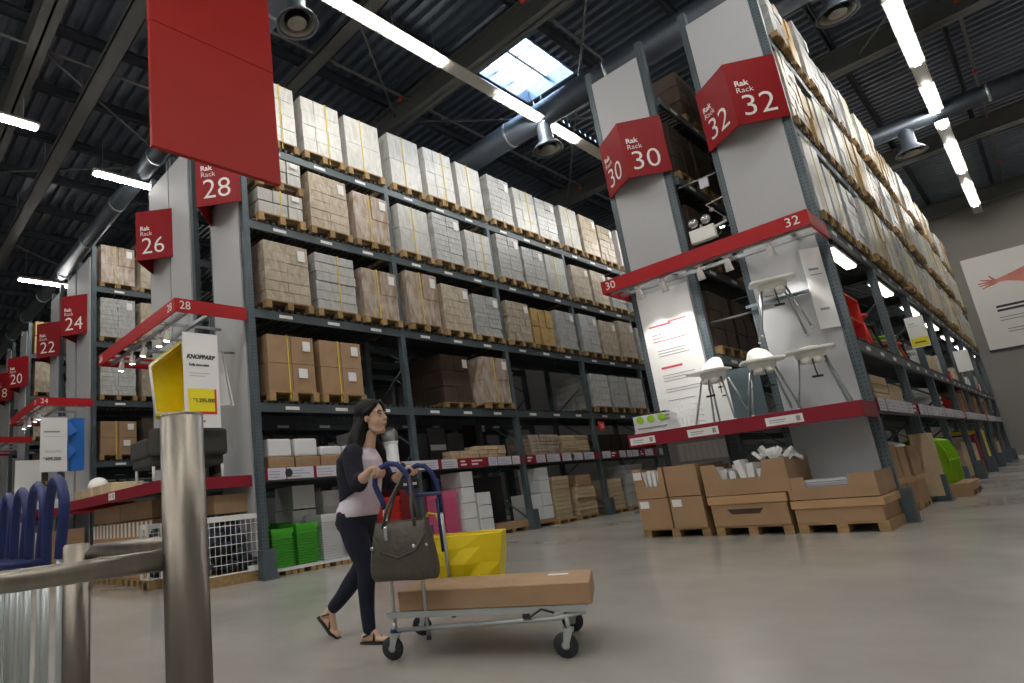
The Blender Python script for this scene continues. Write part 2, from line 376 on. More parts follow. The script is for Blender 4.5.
# ================================================================== RACKS
LV = [1.42, 2.4, 3.8, 5.22, 6.6]
postmesh = {}
def post(parent, x, y, h, name='upright_post', foot=True):
    if h not in postmesh: postmesh[h] = MB().box(-.05, .05, -.05, .05, 0, h).mesh('upright_post', 'post')
    o = bpy.data.objects.new(name, postmesh[h]); COL.objects.link(o); o.location = (x, y, 0); o.parent = parent
    return o
def rack(label, xb, xf, y0, nb, bay, levels, top=7.55, decks=True, endposts=True, footguard=True, strips=None):
    """long pallet rack; aisle face at xf (right), back at xb"""
    t = thing('pallet_rack', label, 'pallet rack', (xf, y0, 0))
    dx = xb-xf; sg = 1 if dx < 0 else -1
    guard = MB().box(-.02, .12, -.10, .10, 0, .38).box(-.06, .14, -.12, .12, 0, .012)
    gm = guard.mesh('foot_guard', 'rackblue')
    fb = MB()
    z = .15; s = 1
    while z < 5.9:
        fb.tube([(0 if s else dx, 0, z), (dx if s else 0, 0, z+.75)], .018, 6); z += .75; s = 1-s
    for zz in (.15, 6.45): fb.tube([(0, 0, zz), (dx, 0, zz)], .018, 6)
    fm = fb.mesh('frame_brace', 'rackblue')
    for i in range(nb+1):
        y = i*bay
        ph = top if i == 0 else 6.62
        p = post(t, -.05*sg, y+.05, ph)
        post(t, dx+.05*sg, y+.05, ph)
        b = bpy.data.objects.new('frame_brace', fm); COL.objects.link(b); b.parent = t; b.location = (0, y+.05, 0)
        if not footguard: continue
        g = bpy.data.objects.new('foot_guard', gm); COL.objects.link(g); g.parent = p; g.location = (.02*sg, 0, 0)
    bm = MB().box(-.045, 0, .1, bay, -.13, 0).mesh('beam', 'beam')
    lm = MB()
    lm.box(.001, .004, 0, .24, -.095, -.045)
    lm = lm.mesh('beam_label', 'paper')
    dk = MB(); k = .15
    while k < bay-.05: dk.box(dx+.02, .012, k, k+.05, .0, .03); k += .115
    dm = dk.mesh('deck_bars', 'deck')
    for i in range(nb):
        for j, z in enumerate(levels):
            for xx in (-.002, dx+.047):
                b = bpy.data.objects.new('beam', bm); COL.objects.link(b); b.parent = t; b.location = (xx, i*bay, z-.03)
                if xx > dx/2 and j > 0:
                    for q in range(3): l = bpy.data.objects.new('beam_label', lm); COL.objects.link(l); l.parent = b; l.location = (0, bay*(.17+.3*q), 0)
            if decks:
                d = bpy.data.objects.new('deck_bars', dm); COL.objects.link(d); d.parent = t; d.location = (0, i*bay, z-.03)
    return t
def end_panel(x0, x1, y, z0, z1, label):
    o = MB().box(x0, x1, y-.03, y, z0, z1).build('end_panel', 'panel'); tag(o, label, 'panel'); return o

# prototype pallet
def pallet_mesh(w=.86, d=1.1, h=.14):
    mb = MB()
    for k in range(7): mb.box(-d/2+k*(d-.09)/6, -d/2+k*(d-.09)/6+.09, -w/2, w/2, h-.02, h)
    for y in (-w/2, -.05, w/2-.1):
        mb.box(-d/2, d/2, y, y+.1, 0, .02)
        for x in (-d/2, -.05, d/2-.1): mb.box(x, x+.1, y, y+.1, .02, h-.04)
    for y in (-w/2, -.05, w/2-.1): mb.box(-d/2, d/2, y, y+.1, h-.04, h-.02)
    return mb.mesh('pallet', 'wood')
PAL = pallet_mesh()
def stack_mesh(ny, nz, m, w=.82, d=1.04, h=1.1, jit=.012, gap=.004, bulge=0, nx=2):
    mb = MB(); rnd = random.Random(ny*31+nz*7+int(h*100)+int(jit*1e4))
    for a in range(nx):
        for b in range(ny):
            for c in range(nz):
                x0 = -d/2+a*d/nx; y0 = -w/2+b*w/ny; z0 = c*h/nz; jx = rnd.uniform(-jit, jit); jy = rnd.uniform(-jit, jit)
                if nx > 1 and 0 < a < nx-1 and 0 < b < ny-1 and c < nz-1: continue
                mb.box(x0+gap+jx, x0+d/nx-gap+jx, y0+gap+jy, y0+w/ny-gap+jy, z0+(gap if c else 0), z0+h/nz-gap)
    # dark core closes the gaps
    return mb.mesh('carton_stack', m)
DESC = {}
def load_proto(key, desc, ny, nz, m, strap=1, lab=1, h=1.1, jit=.012, gap=.005, extra=None, w=.82):
    t = thing('pallet_load', 'x', 'pallet load', (0, 0, -60)); DESC[key] = desc
    p = bpy.data.objects.new('pallet', PAL); COL.objects.link(p); p.parent = t
    s = bpy.data.objects.new('carton_stack', stack_mesh(ny, nz, m, w=w, h=h, jit=jit, gap=gap)); COL.objects.link(s); s.parent = t; s.location = (0, 0, .14)
    s.modifiers.new('b', 'BEVEL').width = .004
    if strap:
        r = random.Random(nz*3+ny); yy = r.uniform(-.12, .12)
        MB().box(.525+jit, .532+jit, yy-.008, yy+.008, .02, h+.142).box(-.53, .53, yy-.008, yy+.008, h+.14, h+.147).build('strap', 'yellow', t)
    if lab:
        MB().box(.53+jit, .534+jit, .20, .34, h*.74+.14, h*.92+.14).build('paper_label', 'paper', t)
        if lab > 1: MB().box(.53+jit, .534+jit, .10, .26, h*.25+.14, h*.42+.14).build('paper_label', 'paper', t)
    return t
LP = {
 'a': load_proto('a', 'white wrapped carton block', 3, 4, 'wrapw', 1, 0, jit=.005, gap=.002),
 'b': load_proto('b', 'smooth white wrapped load', 1, 2, 'wrapw', 1, 0, jit=.003, gap=.002),
 'c': load_proto('c', 'pale load of thin cartons', 2, 9, 'wrapg', 0, 1, jit=.006, gap=.002),
 'd': load_proto('d', 'beige wrapped carton load', 2, 6, 'wrapb', 0, 1, jit=.006, gap=.002),
 'e': load_proto('e', 'brown wrapped carton load', 2, 2, 'wrapbr', 1, 1, jit=.006, gap=.002),
 'f': load_proto('f', 'yellow-strapped plain brown boxes', 2, 2, 'carton', 1, 2, h=.86, jit=.004, gap=.003),
 'g': load_proto('g', 'golden load of sacks', 3, 2, 'gold', 0, 0, jit=.02, gap=.015),
 'h': load_proto('h', 'grey-white flat box load', 1, 6, 'wrapg', 1, 0, jit=.012, gap=.004),
 'i': load_proto('i', 'low grey-white box stack', 2, 5, 'wrapg', 0, 0, h=.82, jit=.012, gap=.004),
 'j': load_proto('j', 'creamy load with dark seams', 4, 5, 'wrapb', 0, 1, jit=.006, gap=.005),
 'k': load_proto('k', 'shade-darkened brown carton load', 2, 3, 'cartondk', 0, 1, h=.95, gap=.004),
 'l': load_proto('l', 'low white two-tier load', 3, 2, 'wrapw', 1, 1, h=.44, gap=.006),
}
# NOTE prototypes are moved only after all their copies exist
FIRST = {}
def put(key, x, y, z, label, group, sz=1, rz=None):
    lab = DESC[key]+', '+label
    args = ((x, y, z), rz if rz is not None else random.uniform(-.02, .02), sz, lab, group)
    if key not in FIRST: FIRST[key] = args; return None
    o = copy_tree(LP[key], args[0], args[1], lab, group); o.scale = (1, 1, sz); return o

# ---------------- rack 28 (long centre rack) and its neighbours
BAY = 3.03
r28 = rack('long grey-blue pallet rack 28 across the centre behind the woman', -8.4, -7.31, 4.27, 8, BAY, LV, top=7.6)
r26 = rack('pallet rack 26, back to back with rack 28', -9.95, -9.0, 4.27, 3, BAY, LV, top=7.6)
r26b = rack('outer pallet rack beside the aisle of racks 24 and 26, under sign 26', -10.89, -10.0, 4.27, 3, BAY, LV, top=7.6, footguard=False)
end_panel(-8.3, -7.42, 4.27, .3, 7.34, 'white end panel of rack 28, behind sign 28')
end_panel(-9.9, -9.1, 4.27, .3, 7.34, 'narrow white end panel between signs 26 and 28')
end_panel(-10.87, -9.95, 4.27, .3, 7.34, 'white end panel behind sign 26')
HP = ['a', 'a', 'b', 'b', 'a', 'b', 'c', 'a', 'c', 'b', 'd', 'j', 'b', 'c', 'a', 'd', 'b', 'a', 'c', 'a', 'b', 'd', 'a', 'c']
MP = ['l', 'd', 'e', 'b', 'c', 'a', 'c', 'c', 'b', 'd', 'd', 'c', 'a', 'b', 'd', 'c', 'a', 'b', 'c', 'a', 'b', 'd', 'a', 'c']
LO = ['d', 'h', 'e', 'e', 'd', 'c', 'j', 'g', 'c', 'c', 'd', 'd', 'c', 'a', 'd', 'c', 'a', 'b', 'c', 'a', 'b', 'd', 'a', 'c']
X28 = -7.31-.50
for lvl, seq, z, nm in ((6.6, HP, 6.6, 'top level'), (5.22, MP, 5.22, 'second level down'), (3.8, LO, 3.8, 'third level down')):
    for k in range(24):
        b, s = divmod(k, 3)
        if k > 17: break
        y = 4.37+b*BAY+.1+.49+s*.965
        sz = random.uniform(.97, 1.07) if lvl > 6 else random.uniform(.8, .95)
        if seq[k] == 'l': sz = 1
        put(seq[k], X28+random.uniform(-.02, .02), y, z, '%s from the near end of rack 28, %s' % (ORD[k], nm), 'pallet loads on rack 28, '+nm, sz)
        if lvl == 5.22 and k == 0:
            put('l', X28-.02, y+.02, z+.62, 'stacked on another at the near post of rack 28', 'pallet loads on rack 28, '+nm, 1)
nm = 'fourth level down'
for k, key in ((0, 'f'), (1, 'f'), (5, 'e'), (4, 'k'), (9, 'i'), (10, 'i'), (11, 'i'), (13, 'k'), (14, 'i')):
    b, s = divmod(k, 3); y = 4.37+b*BAY+.1+.47+s*.95
    put(key, X28-(.25 if key == 'k' else 0), y, 2.4, '%s place from the near end of rack 28, %s' % (ORD[k], nm), 'pallet loads on rack 28, '+nm, 1.0 if key != 'e' else .85)
# loads added in rack 26 to darken the view through rack 28
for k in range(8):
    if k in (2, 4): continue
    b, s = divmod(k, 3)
    put('k', -9.5, 4.37+b*BAY+.59+s*.96, 3.8 if k % 2 else 1.42, '%s added for darkness behind rack 28, on rack 26' % ORD[k], 'loads added for darkness in rack 26', .9)

# ---------------- racks 30 / 32
Y3 = 9.26
r32 = rack('long pallet rack 32 running along the right aisle to the back wall', -2.42, -1.42, Y3-.1, 7, 3.0, [1.42, 2.2, 3.8, 5.22, 6.6], top=7.6)
r30 = rack('pallet rack 30, back to back with rack 32, facing the centre aisle', -3.01, -3.99, Y3-.1, 5, 3.0, LV, top=7.6)
end_panel(-2.33, -1.52, Y3-.1, .3, 7.34, 'tall white end panel of rack 32')
end_panel(-3.89, -3.11, Y3-.1, .3, 7.34, 'tall white end panel of rack 30')
SEQ = 'abcadbacjbdachbacdabchb'
for z, nm in ((6.6, 'top level'), (5.22, 'second level down'), (3.8, 'third level down')):
    for k in range(21):
        b, s = divmod(k, 3); y = Y3+b*3.0+.1+.48+s*.955
        key = random.choice('aabbccdajbceg') if z > 4 else random.choice('abcbccadeeb')
        if z == 6.6 and k in (17,): continue
        put(key, -1.42-.48+random.uniform(-.05, .03), y, z, '%s from the near end of rack 32, %s' % (ORD[k], nm), 'pallet loads on rack 32, '+nm, random.uniform(.88, 1.06) if k or z < 6 else .62)
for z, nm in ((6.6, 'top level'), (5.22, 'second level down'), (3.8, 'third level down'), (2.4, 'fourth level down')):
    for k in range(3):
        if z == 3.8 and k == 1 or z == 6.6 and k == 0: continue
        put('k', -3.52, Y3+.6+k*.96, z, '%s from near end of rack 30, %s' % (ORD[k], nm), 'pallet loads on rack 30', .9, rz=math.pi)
# ---------------- racks at the left
r24 = rack('pallet rack 24 at the left, white end behind sign 24', -15.6, -14.4, 4.2, 2, BAY, LV, top=7.6)
r24b = rack('pallet rack between racks 22 and 24', -16.52, -15.67, 4.2, 1, BAY, LV, top=7.6, footguard=False)
end_panel(-15.53, -14.5, 4.2, .3, 7.34, 'right white end panel of rack 24')
end_panel(-16.45, -15.7, 4.2, .3, 7.34, 'left white end panel beside sign 24')
def side_loads(xf, seqs, rk):
    for z, seq, nm in seqs:
        for k in range(2):
            put(seq[k], xf-.58, 4.2+.62+k*.97, z, '%s from the near end of rack %s, %s' % (ORD[k], rk, nm), 'pallet loads on rack '+rk, .9)
side_loads(-14.4, ((6.6, 'ed', 'top level'), (5.22, 'cd', 'second level down'), (3.8, 'cd', 'third level down'), (2.4, 'fk', 'fourth level down')), '24')
r22 = rack('pallet rack 22 at the left, behind sign 22', -18.15, -17.2, 4.2, 1, BAY, LV, top=7.6)
end_panel(-18.08, -17.3, 4.2, .3, 7.34, 'white end panel of rack 22')
r20 = rack('pallet rack 20 at the far left, behind sign 20', -22.1, -21.0, 4.2, 2, BAY, LV, top=7.6)
end_panel(-22.0, -21.1, 4.2, .3, 7.34, 'white end panel of rack 20')
side_loads(-21.0, ((6.6, 'gd', 'top level'), (5.22, 'dc', 'second level down'), (3.8, 'dc', 'third level down'), (2.4, 'kd', 'fourth level down')), '20')
r18 = rack('pallet rack 18 at the left edge, behind sign 18', -24.4, -23.4, 4.2, 1, BAY, LV, top=7.6)
end_panel(-24.3, -23.5, 4.2, .3, 7.34, 'white end panel of rack 18')
for key, (loc, rz, sz, lab, grp) in FIRST.items():
    o = LP[key]; o.location = loc; o.rotation_euler = (0, 0, rz); o.scale = (1, 1, sz); o['label'] = words(lab); o['group'] = grp
for key, o in LP.items():
    if key not in FIRST:
        for ch in list(o.children): bpy.data.objects.remove(ch)
        bpy.data.objects.remove(o)

# ------------------------------------------------------------------ numbered signs
def rack_sign(num, xl, xr, y, z0=5.3, z1=6.26, dy=.43):
    xm = (xl+xr)/2; a = Vector((xl, y, 0)); m = Vector((xm, y-dy, 0)); b = Vector((xr, y, 0))
    t = thing('rack_sign', 'red wedge-shaped sign with white number %s high on the rack end' % num, 'sign', (0, 0, 0))
    th = Vector((0, .02, 0))
    for p, q, side in ((a, m, 'l'), (m, b, 'r')):
        pn = MB().prism([p+Vector((0, 0, z0)), q+Vector((0, 0, z0)), q+Vector((0, 0, z1)), p+Vector((0, 0, z1))], th).build('sign_panel', 'red', t)
        d = (q-p).normalized(); L = (q-p).length; h = z1-z0
        def P(u, v): return p+d*L*u+Vector((0, 0, z0+h*v))
        text(num, h*.47, P(.14, .12), d, (0, 0, 1), 'letter', pn, bold=-.003)
        text('Rak', h*.12, P(.12, .60), d, (0, 0, 1), 'letter', pn, bold=.003)
        text('Rack', h*.12, P(.12, .49), d, (0, 0, 1), 'letter', pn, bold=-.001)
    MB().tube([a+Vector((0, .01, z0+.3)), b+Vector((0, .01, z0+.3))], .012, 6).build('mounting_bar', 'rackblue', t)
    return t
rack_sign('32', -2.43, -1.41, 9.13, 5.25, 6.2, .39); rack_sign('30', -3.98, -2.97, 9.13, 5.25, 6.2, .39)
rack_sign('28', -8.27, -7.3, 4.23, 5.45, 6.43, .47); rack_sign('26', -10.75, -9.80, 4.23, 5.53, 6.49, .48)
rack_sign('24', -15.65, -14.65, 4.19, 5.46, 6.45, .48); rack_sign('22', -18.2, -17.18, 4.19, 5.54, 6.51, .45); rack_sign('20', -22.1, -20.9, 4.19, 5.5, 6.48, .45); rack_sign('18', -24.4, -23.2, 4.19, 5.5, 6.48, .45)

# ------------------------------------------------------------------ red canopies with spotlights
def canopy(x0, x1, yf, yb, z0, z1, numl, numr, label, spots, lit=60):
    t = thing('display_canopy', label, 'canopy', (0, 0, 0))
    f = MB().box(x0, x1, yf, yf+.025, z0, z1).build('front_fascia', 'headred', t)
    for xx, n in ((x0, 'l'), (x1-.025, 'r')): s = MB().box(xx, xx+.025, yf+.026, yb, z0, z1).build('side_fascia', 'headred', t)
    if numl: text(numl, (z1-z0)*.85, (x0+.06, yf, z0+.045), (1, 0, 0), (0, 0, 1), 'letter', f)
    if numr: text(numr, (z1-z0)*.85, (x1-.09, yf, z0+.045), (1, 0, 0), (0, 0, 1), 'letter', f, align='RIGHT')
    if numr != '32': text(numr or numl, (z1-z0)*.85, (x1, yf+.06, z0+.045), (0, 1, 0), (0, 0, 1), 'letter', s)
    r = MB()
    for yy in (yf+.18, yf+.5): r.box(x0+.03, x1-.03, yy, yy+.05, z0+.02, z0+.07)
    k = x0+.1
    while k < x1: r.box(k, k+.04, yf+.03, yb, z0+.07, z0+.11); k += .75
    r.build('frame_rails', 'galv', t)
    for i, (sx, sy, tilt) in enumerate(spots):
        sp = thing('spotlight', 'small white spotlight under the %s canopy, %s from its left end' % (numr, ORD[i]), 'spotlight', (sx, sy, z0), group='spotlights under the %s canopy' % numr)
        MB().box(-.015, .015, -.015, .015, -.06, .03).box(-.05, .05, -.02, .02, .0, .03).build('bracket', 'white', sp)
        rot = Matrix.Rotation(tilt, 3, 'X')
        h = MB().lathe([(.0, .09), (.035, .08), (.05, -.07), (.045, -.07), (.0, .04)], (0, 0, 0), 14)
        h.v = [tuple(rot @ Vector(v)+Vector((0, 0, -.12))) for v in h.v]; h.build('lamp_head', 'white', sp)
        d = MB().lathe([(.0, -.062), (.042, -.062)], (0, 0, 0), 14); d.v = [tuple(rot @ Vector(v)+Vector((0, 0, -.12))) for v in d.v]
        d.build('lamp_face', 'spotface', sp)
        L = bpy.data.lights.new('spot', 'SPOT'); L.energy = lit; L.spot_size = R(75); L.spot_blend = .6; L.shadow_soft_size = .04; L.color = (1, .96, .9)
        lo = bpy.data.objects.new('spot_beam', L); COL.objects.link(lo); lo.parent = sp
        lo.location = rot @ Vector((0, 0, -.08))+Vector((0, 0, -.12)); lo.rotation_euler = (tilt, 0, 0)
    return t
canopy(-4.05, -1.40, 8.38, 9.27, 3.5, 3.69, '30', '32', 'long red canopy with numbers 30 and 32 over the high chair display',
       [(-3.6, 8.59, R(28)), (-3.25, 8.59, R(28)), (-2.75, 8.59, R(20)), (-2.4, 8.59, R(20)), (-1.9, 8.59, R(28))], 20)
canopy(-10.5, -7.32, 3.17, 4.24, 3.57, 3.76, '26', '28', 'red canopy with number 28 over the yellow armchair display',
       [(-10.0, 3.38, R(-8)), (-9.5, 3.38, R(0)), (-9.0, 3.38, R(-12)), (-8.4, 3.38, R(0)), (-8.1, 3.38, R(-10))], 20)
canopy(-17.1, -14.25, 3.05, 4.18, 3.6, 3.78, '22', '24', 'red canopy with number 24 at the left', [(-16.4, 3.25, R(-10)), (-15.9, 3.25, R(0)), (-15.3, 3.25, R(-10)), (-15.0, 3.25, R(-5))], 26)
canopy(-23.3, -20.1, 3.05, 4.18, 3.6, 3.78, '18', '20', 'red canopy at the far left edge', [(-21.4, 3.25, R(-10)), (-20.8, 3.25, R(-10))], 20)

def display_shelf(x0, x1, yf, yb, z0, z1, label, cards, right=True):
    t = thing('display_shelf', label, 'shelf', (0, 0, 0))
    MB().box(x0+.03, x1-.03, yf+.03, yb, z1-.05, z1-.012).build('shelf_board', 'galv', t)
    f = MB().box(x0, x1, yf, yf+.03, z0, z1).build('front_edge', 'maroon', t, bevel=.006)
    MB().box(x1-.03, x1, yf+.031, yb, z0, z1).build('side_edge', 'maroon', t)
    MB().box(x0, x0+.03, yf+.031, yb, z0, z1).build('side_edge', 'red', t)
    for a, b in cards:
        c = MB().box(a, b, yf-.008, yf-.001, z0+.03, z0+.13).build('price_card', 'paper', f)
        MB().box(a+.04, a+(b-a)*.55, yf-.010, yf-.008, z0+.085, z0+.095).box(a+.04, a+(b-a)*.5, yf-.010, yf-.008, z0+.06, z0+.068).box(b-.07, b-.03, yf-.010, yf-.008, z0+.05, z0+.11).build('printed_lines', 'greyink', c)
    return t
display_shelf(-4.1, -1.41, 8.38, 9.16, 1.21, 1.39, 'dark red display shelf holding the white high chairs', [(-4.07, -3.72), (-3.28, -2.9), (-2.36, -1.97)])
display_shelf(-11.9, -7.42, 2.95, 4.23, 1.23, 1.38, 'dark red display shelf under the dark sofa', [(-9.3, -9.05)])
display_shelf(-17.4, -14.0, 3.0, 4.16, 1.25, 1.40, 'red display shelf under the white price sign of rack 24', [])

# red price rails along the racks
def price_rail(x, y0, n, bay, z, label, seed, dens=.72):
    rn = random.Random(seed)
    t = thing('price_rail', label, 'price rail', (x, y0, z))
    for i in range(n):
        b = MB().box(.004, .016, i*bay+.11, (i+1)*bay-.02, -.14, .03).build('rail', 'maroon', t)
        y = i*bay+.14
        while y < (i+1)*bay-.3:
            w = rn.uniform(.22, .5)
            if rn.random() < dens:
                c = MB().box(.017, .022, y, y+w, -.135, .025).build('price_card', 'card', t); l = MB()
                for q in range(3): l.box(.0225, .024, y+.02, y+w*rn.uniform(.4, .85), -.11+q*.04, -.10+q*.04)
                l.build('printed_lines', 'greyink', c)
                if dens < .8 and rn.random() < .25: MB().tube([(.02, y+w+.05, -.05), (.03, y+w+.05, -.05)], .06, 16).build('dial_tag', 'ink', t)
            else:
                l = MB()
                for q in range(2): l.box(.0165, .019, y+.02, y+w*rn.uniform(.4, .8), -.10+q*.06, -.07+q*.06)
                l.build('printed_words', 'letter', b)
            y += w+rn.uniform(.02, .1)
M['card'] = mat('price_card', (.62, .63, .72), .5)
price_rail(-7.31, 4.27, 6, BAY, 1.42, 'long red rail of price cards along rack 28 at chest height', 3)
price_rail(-1.42, Y3-.1, 7, 3.0, 1.42, 'red rail of price cards along rack 32 at chest height', 5, .93)
for x, y, z, n in ((-7.27, 13.52, 1.95, '28'), (-1.40, 17.9, 2.12, '32'), (-1.40, 24.4, 2.12, '32')):
    t = thing('number_plate', 'small red number plate %s hanging on the rack at Y position %s' % (n, 'of the far bays' if y > 20 else 'of the middle bays'), 'sign', (x, y, z))
    t['label'] = words('small red number plate on a post of rack %s, %s' % (n, 'near the back wall' if y > 20 else 'in the middle of its length'))
    MB().box(0, .02, 0, .26, 0, .2).build('plate', 'redp', t)
    text(n, .14, (.02, .05, .05), (0, 1, 0), (0, 0, 1), 'letter', t)
# ================================================================== GOODS
def small_pallet(parent, x0, x1, y0, y1, h=.11, m='wood', n=3):
    mb = MB(); mb.box(x0, x1, y0, y1, h-.02, h)
    for k in range(n):
        a = x0+(x1-x0-.1)*k/(n-1); mb.box(a, a+.1, y0, y1, 0, h-.021)
    return mb.build('pallet', m, parent)
def open_box(mb, x0, x1, y0, y1, z0, z1, t=.012, floor=True):
    mb.box(x0, x1, y0, y0+t, z0, z1).box(x0, x1, y1-t, y1, z0, z1).box(x0, x0+t, y0+t, y1-t, z0, z1).box(x1-t, x1, y0+t, y1-t, z0, z1)
    if floor: mb.box(x0+t, x1-t, y0+t, y1-t, z0, z0+t)
    return mb
# --- three bins in front of racks 30/32
def bin_cut(x0, x1, y0, y1, z0, z1, ca, cb, cz, name, m, parent, lip=.03):
    mb = MB(); t = .014
    # front wall with a sloped cut-out
    mb.prism([(x0, y0, z0), (x1, y0, z0), (x1, y0, z1), (cb+lip, y0, z1), (cb, y0, cz), (ca, y0, cz), (ca-lip, y0, z1), (x0, y0, z1)], (0, t, 0))
    mb.box(x0, x1, y1-t, y1, z0, z1).box(x0, x0+t, y0+t, y1-t, z0, z1).box(x1-t, x1, y0+t, y1-t, z0, z1).box(x0+t, x1-t, y0+t, y1-t, z0, z0+t)
    return mb.build(name, m, parent)
t = thing('cardboard_bin', 'brown boxes stacked two by two below the left end of the display shelf', 'box stack', (0, 0, 0)); BINS = 'cardboard bins in front of racks 30 and 32'; t['group'] = BINS
small_pallet(t, -4.05, -3.2, 8.22, 9.15)
for i, (a, b, c, d) in enumerate(((-4.05, -3.64, .11, .50), (-3.62, -3.21, .11, .50))):
    q = MB().box(a, b, 8.2, 9.15, c, d).build('lower_box', 'kraft', t, bevel=.006)
    MB().box(a+.03, a+.15, 8.194, 8.199, d-.12, d-.03).build('sticker', 'paper', q)
MB().box(-3.62, -3.21, 8.2, 9.15, .51, .90).build('upper_box', 'kraft', t, bevel=.006)
q = bin_cut(-4.05, -3.64, 8.2, 9.15, .51, .90, -3.9, -3.72, .66, 'upper_box', 'kraft', t)
m = MB(); r_ = random.Random(4)
for k in range(5): m.box(-4.0+k*.065, -3.96+k*.065, 8.25, 8.6, .53, .86+r_.uniform(-.02, .06))
m.build('white_content', 'paper', t); MB().box(-4.04, -3.93, 8.19, 8.199, .76, .86).build('sticker', 'paper', q)
t = thing('cardboard_bin', 'middle wide cardboard bin with a cut-out front full of white bagged goods', 'cardboard bin', (0, 0, 0), group=BINS)
small_pallet(t, -3.13, -2.3, 8.22, 9.2)
MB().box(-3.13, -2.3, 8.2, 9.2, .11, .43).build('lower_tray', 'kraft', t, bevel=.008)
MB().box(-3.15, -2.28, 8.18, 9.21, .37, .47).build('lid_band', 'kraftlt', t, bevel=.006)
MB().prism([(-2.95, 8.196, .31), (-2.55, 8.196, .31), (-2.6, 8.196, .25), (-2.9, 8.196, .25)], (0, .003, 0)).build('hand_hole_flap', 'cartondk', t)
bin_cut(-3.15, -2.22, 8.19, 9.2, .48, .86, -2.93, -2.5, .67, 'upper_bin', 'kraft', t, lip=.05)
m = MB(); r_ = random.Random(9)
for k in range(16):
    x = -3.08+(k % 8)*.105; y = 8.3+(k//8)*.4
    m.box(x, x+.07, y, y+.3, .6, r_.uniform(.76, .90), Matrix.Rotation(r_.uniform(-.25, .25), 3, 'Y'))
for k in range(16):
    x, y, z = r_.uniform(-2.6, -2.24), r_.uniform(8.3, 8.8), .84+r_.uniform(0, .1); m.box(x, x+.11, y, y+.1, z, z+.04, Matrix.Rotation(r_.uniform(-1, 1), 3, 'Y') @ Matrix.Rotation(r_.uniform(-1, 1), 3, 'X'))
m.build('white_bagged_goods', 'paper', t)
t = thing('cardboard_bin', 'right low cardboard bin with silvery sheets showing at the cut-out', 'cardboard bin', (0, 0, 0), group=BINS)
small_pallet(t, -2.25, -1.43, 8.22, 9.22)
MB().box(-2.25, -1.45, 8.22, 9.22, .11, .31).build('lower_tray', 'kraft', t, bevel=.008)
MB().box(-2.27, -1.42, 8.2, 9.24, .27, .36).build('lid_band', 'kraftlt', t, bevel=.006)
bin_cut(-2.26, -1.44, 8.2, 9.22, .37, .62, -2.08, -1.68, .50, 'upper_bin', 'kraft', t, lip=.0)
m = MB()
for k in range(8): m.box(-2.18+.003*(k % 3), -1.52, 8.24, 9.1, .40+k*.022, .415+k*.022)
m.build('silver_sheets', 'card', t)

# --- high chairs on the shelf
def high_chair_parts(t, s=.2):
    sh = MB(); n = 18
    # shell: open bucket with high round back
    prof = []
    ringsz = [(.0, .10), (.03, .135), (.10, .16), (.17, .17)]
    for j in range(len(ringsz)):
        z, r = ringsz[j]
        for k in range(n):
            a = 2*math.pi*k/n; zz = z
            if j == 3: zz = z+s*max(0, math.sin(a))**.8       # back rises
            prof.append((r*math.cos(a)*(1 if j < 3 or math.sin(a) < .3 else .85), r*.85*math.sin(a), zz))
    m1 = len(prof)
    fs = [(j*n+k, j*n+(k+1) % n, (j+1)*n+(k+1) % n, (j+1)*n+k) for j in range(3) for k in range(n)]+[tuple(range(n))]
    sh.add(prof, fs, True)
    for sx in (-1, 1): sh.ball((sx*.06, -.09, .035), .06, .09, .045, 10, 8)      # leg holes bulge
    o = sh.build('seat_shell', 'plasticw', t, loc=(0, 0, .54)); md = o.modifiers.new('s', 'SOLIDIFY'); md.thickness = .012
    tr = MB(); pts = []
    for k in range(24):
        a = 2*math.pi*k/24; c, s_ = math.cos(a), math.sin(a)
        pts.append((.25*abs(c)**.3*(1 if c > 0 else -1), -.10+.17*abs(s_)**.3*(1 if s_ > 0 else -1), .68))
    tr.prism(pts, (0, 0, .03))
    tr.build('tray', 'plasticw', t, bevel=.006)
    for sx in (-1, 1):
        for sy in (-1, 1):
            l = MB().tube([(sx*.13, sy*.09+.02, .60), (sx*.26, sy*.24+.02, .0)], .013, 8).build('leg', 'galv', t)
            MB().tube([(sx*.255, sy*.235+.02, .012), (sx*.262, sy*.242+.02, -.0)], .017, 8).build('foot_cap', 'plasticw', l)
    st = MB().tube([(0, -.14, .58), (.0, -.19, .45), (.01, -.18, .36)], .007, 6).box(-.05, .06, -.20, -.18, .35, .375).build('harness_strap', 'black', t)
hc = thing('high_chair', 'white plastic high chair, leftmost of the three on the red shelf', 'high chair', (-2.95, 8.78, 1.385), R(-8), 'white high chairs over the red shelf')
high_chair_parts(hc)
copy_tree(hc, (-2.37, 8.82, 1.385), R(24), 'white plastic high chair, middle of the three on the red shelf')
hc2 = thing('high_chair', 'white plastic high chair, rightmost of the three on the red shelf', 'high chair', (-1.82, 8.76, 1.385), R(14), 'white high chairs over the red shelf')
high_chair_parts(hc2, .07)
copy_tree(hc2, (-2.03, 8.78, 2.34), R(20), 'white plastic high chair hung up high above the other three')
t = thing('carrier_rail', 'horizontal grey rail carrying the hung high chair', 'rail', (-2.45, 9.06, 2.86))
MB().box(0, .85, 0, .03, 0, .04).build('rail_bar', 'rackblue', t)
for q in (.36, .52): MB().tube([(q, -.20, .10), (q, -.20, .03), (q, .02, .03)], .006, 6).build('hook', 'galv', t)
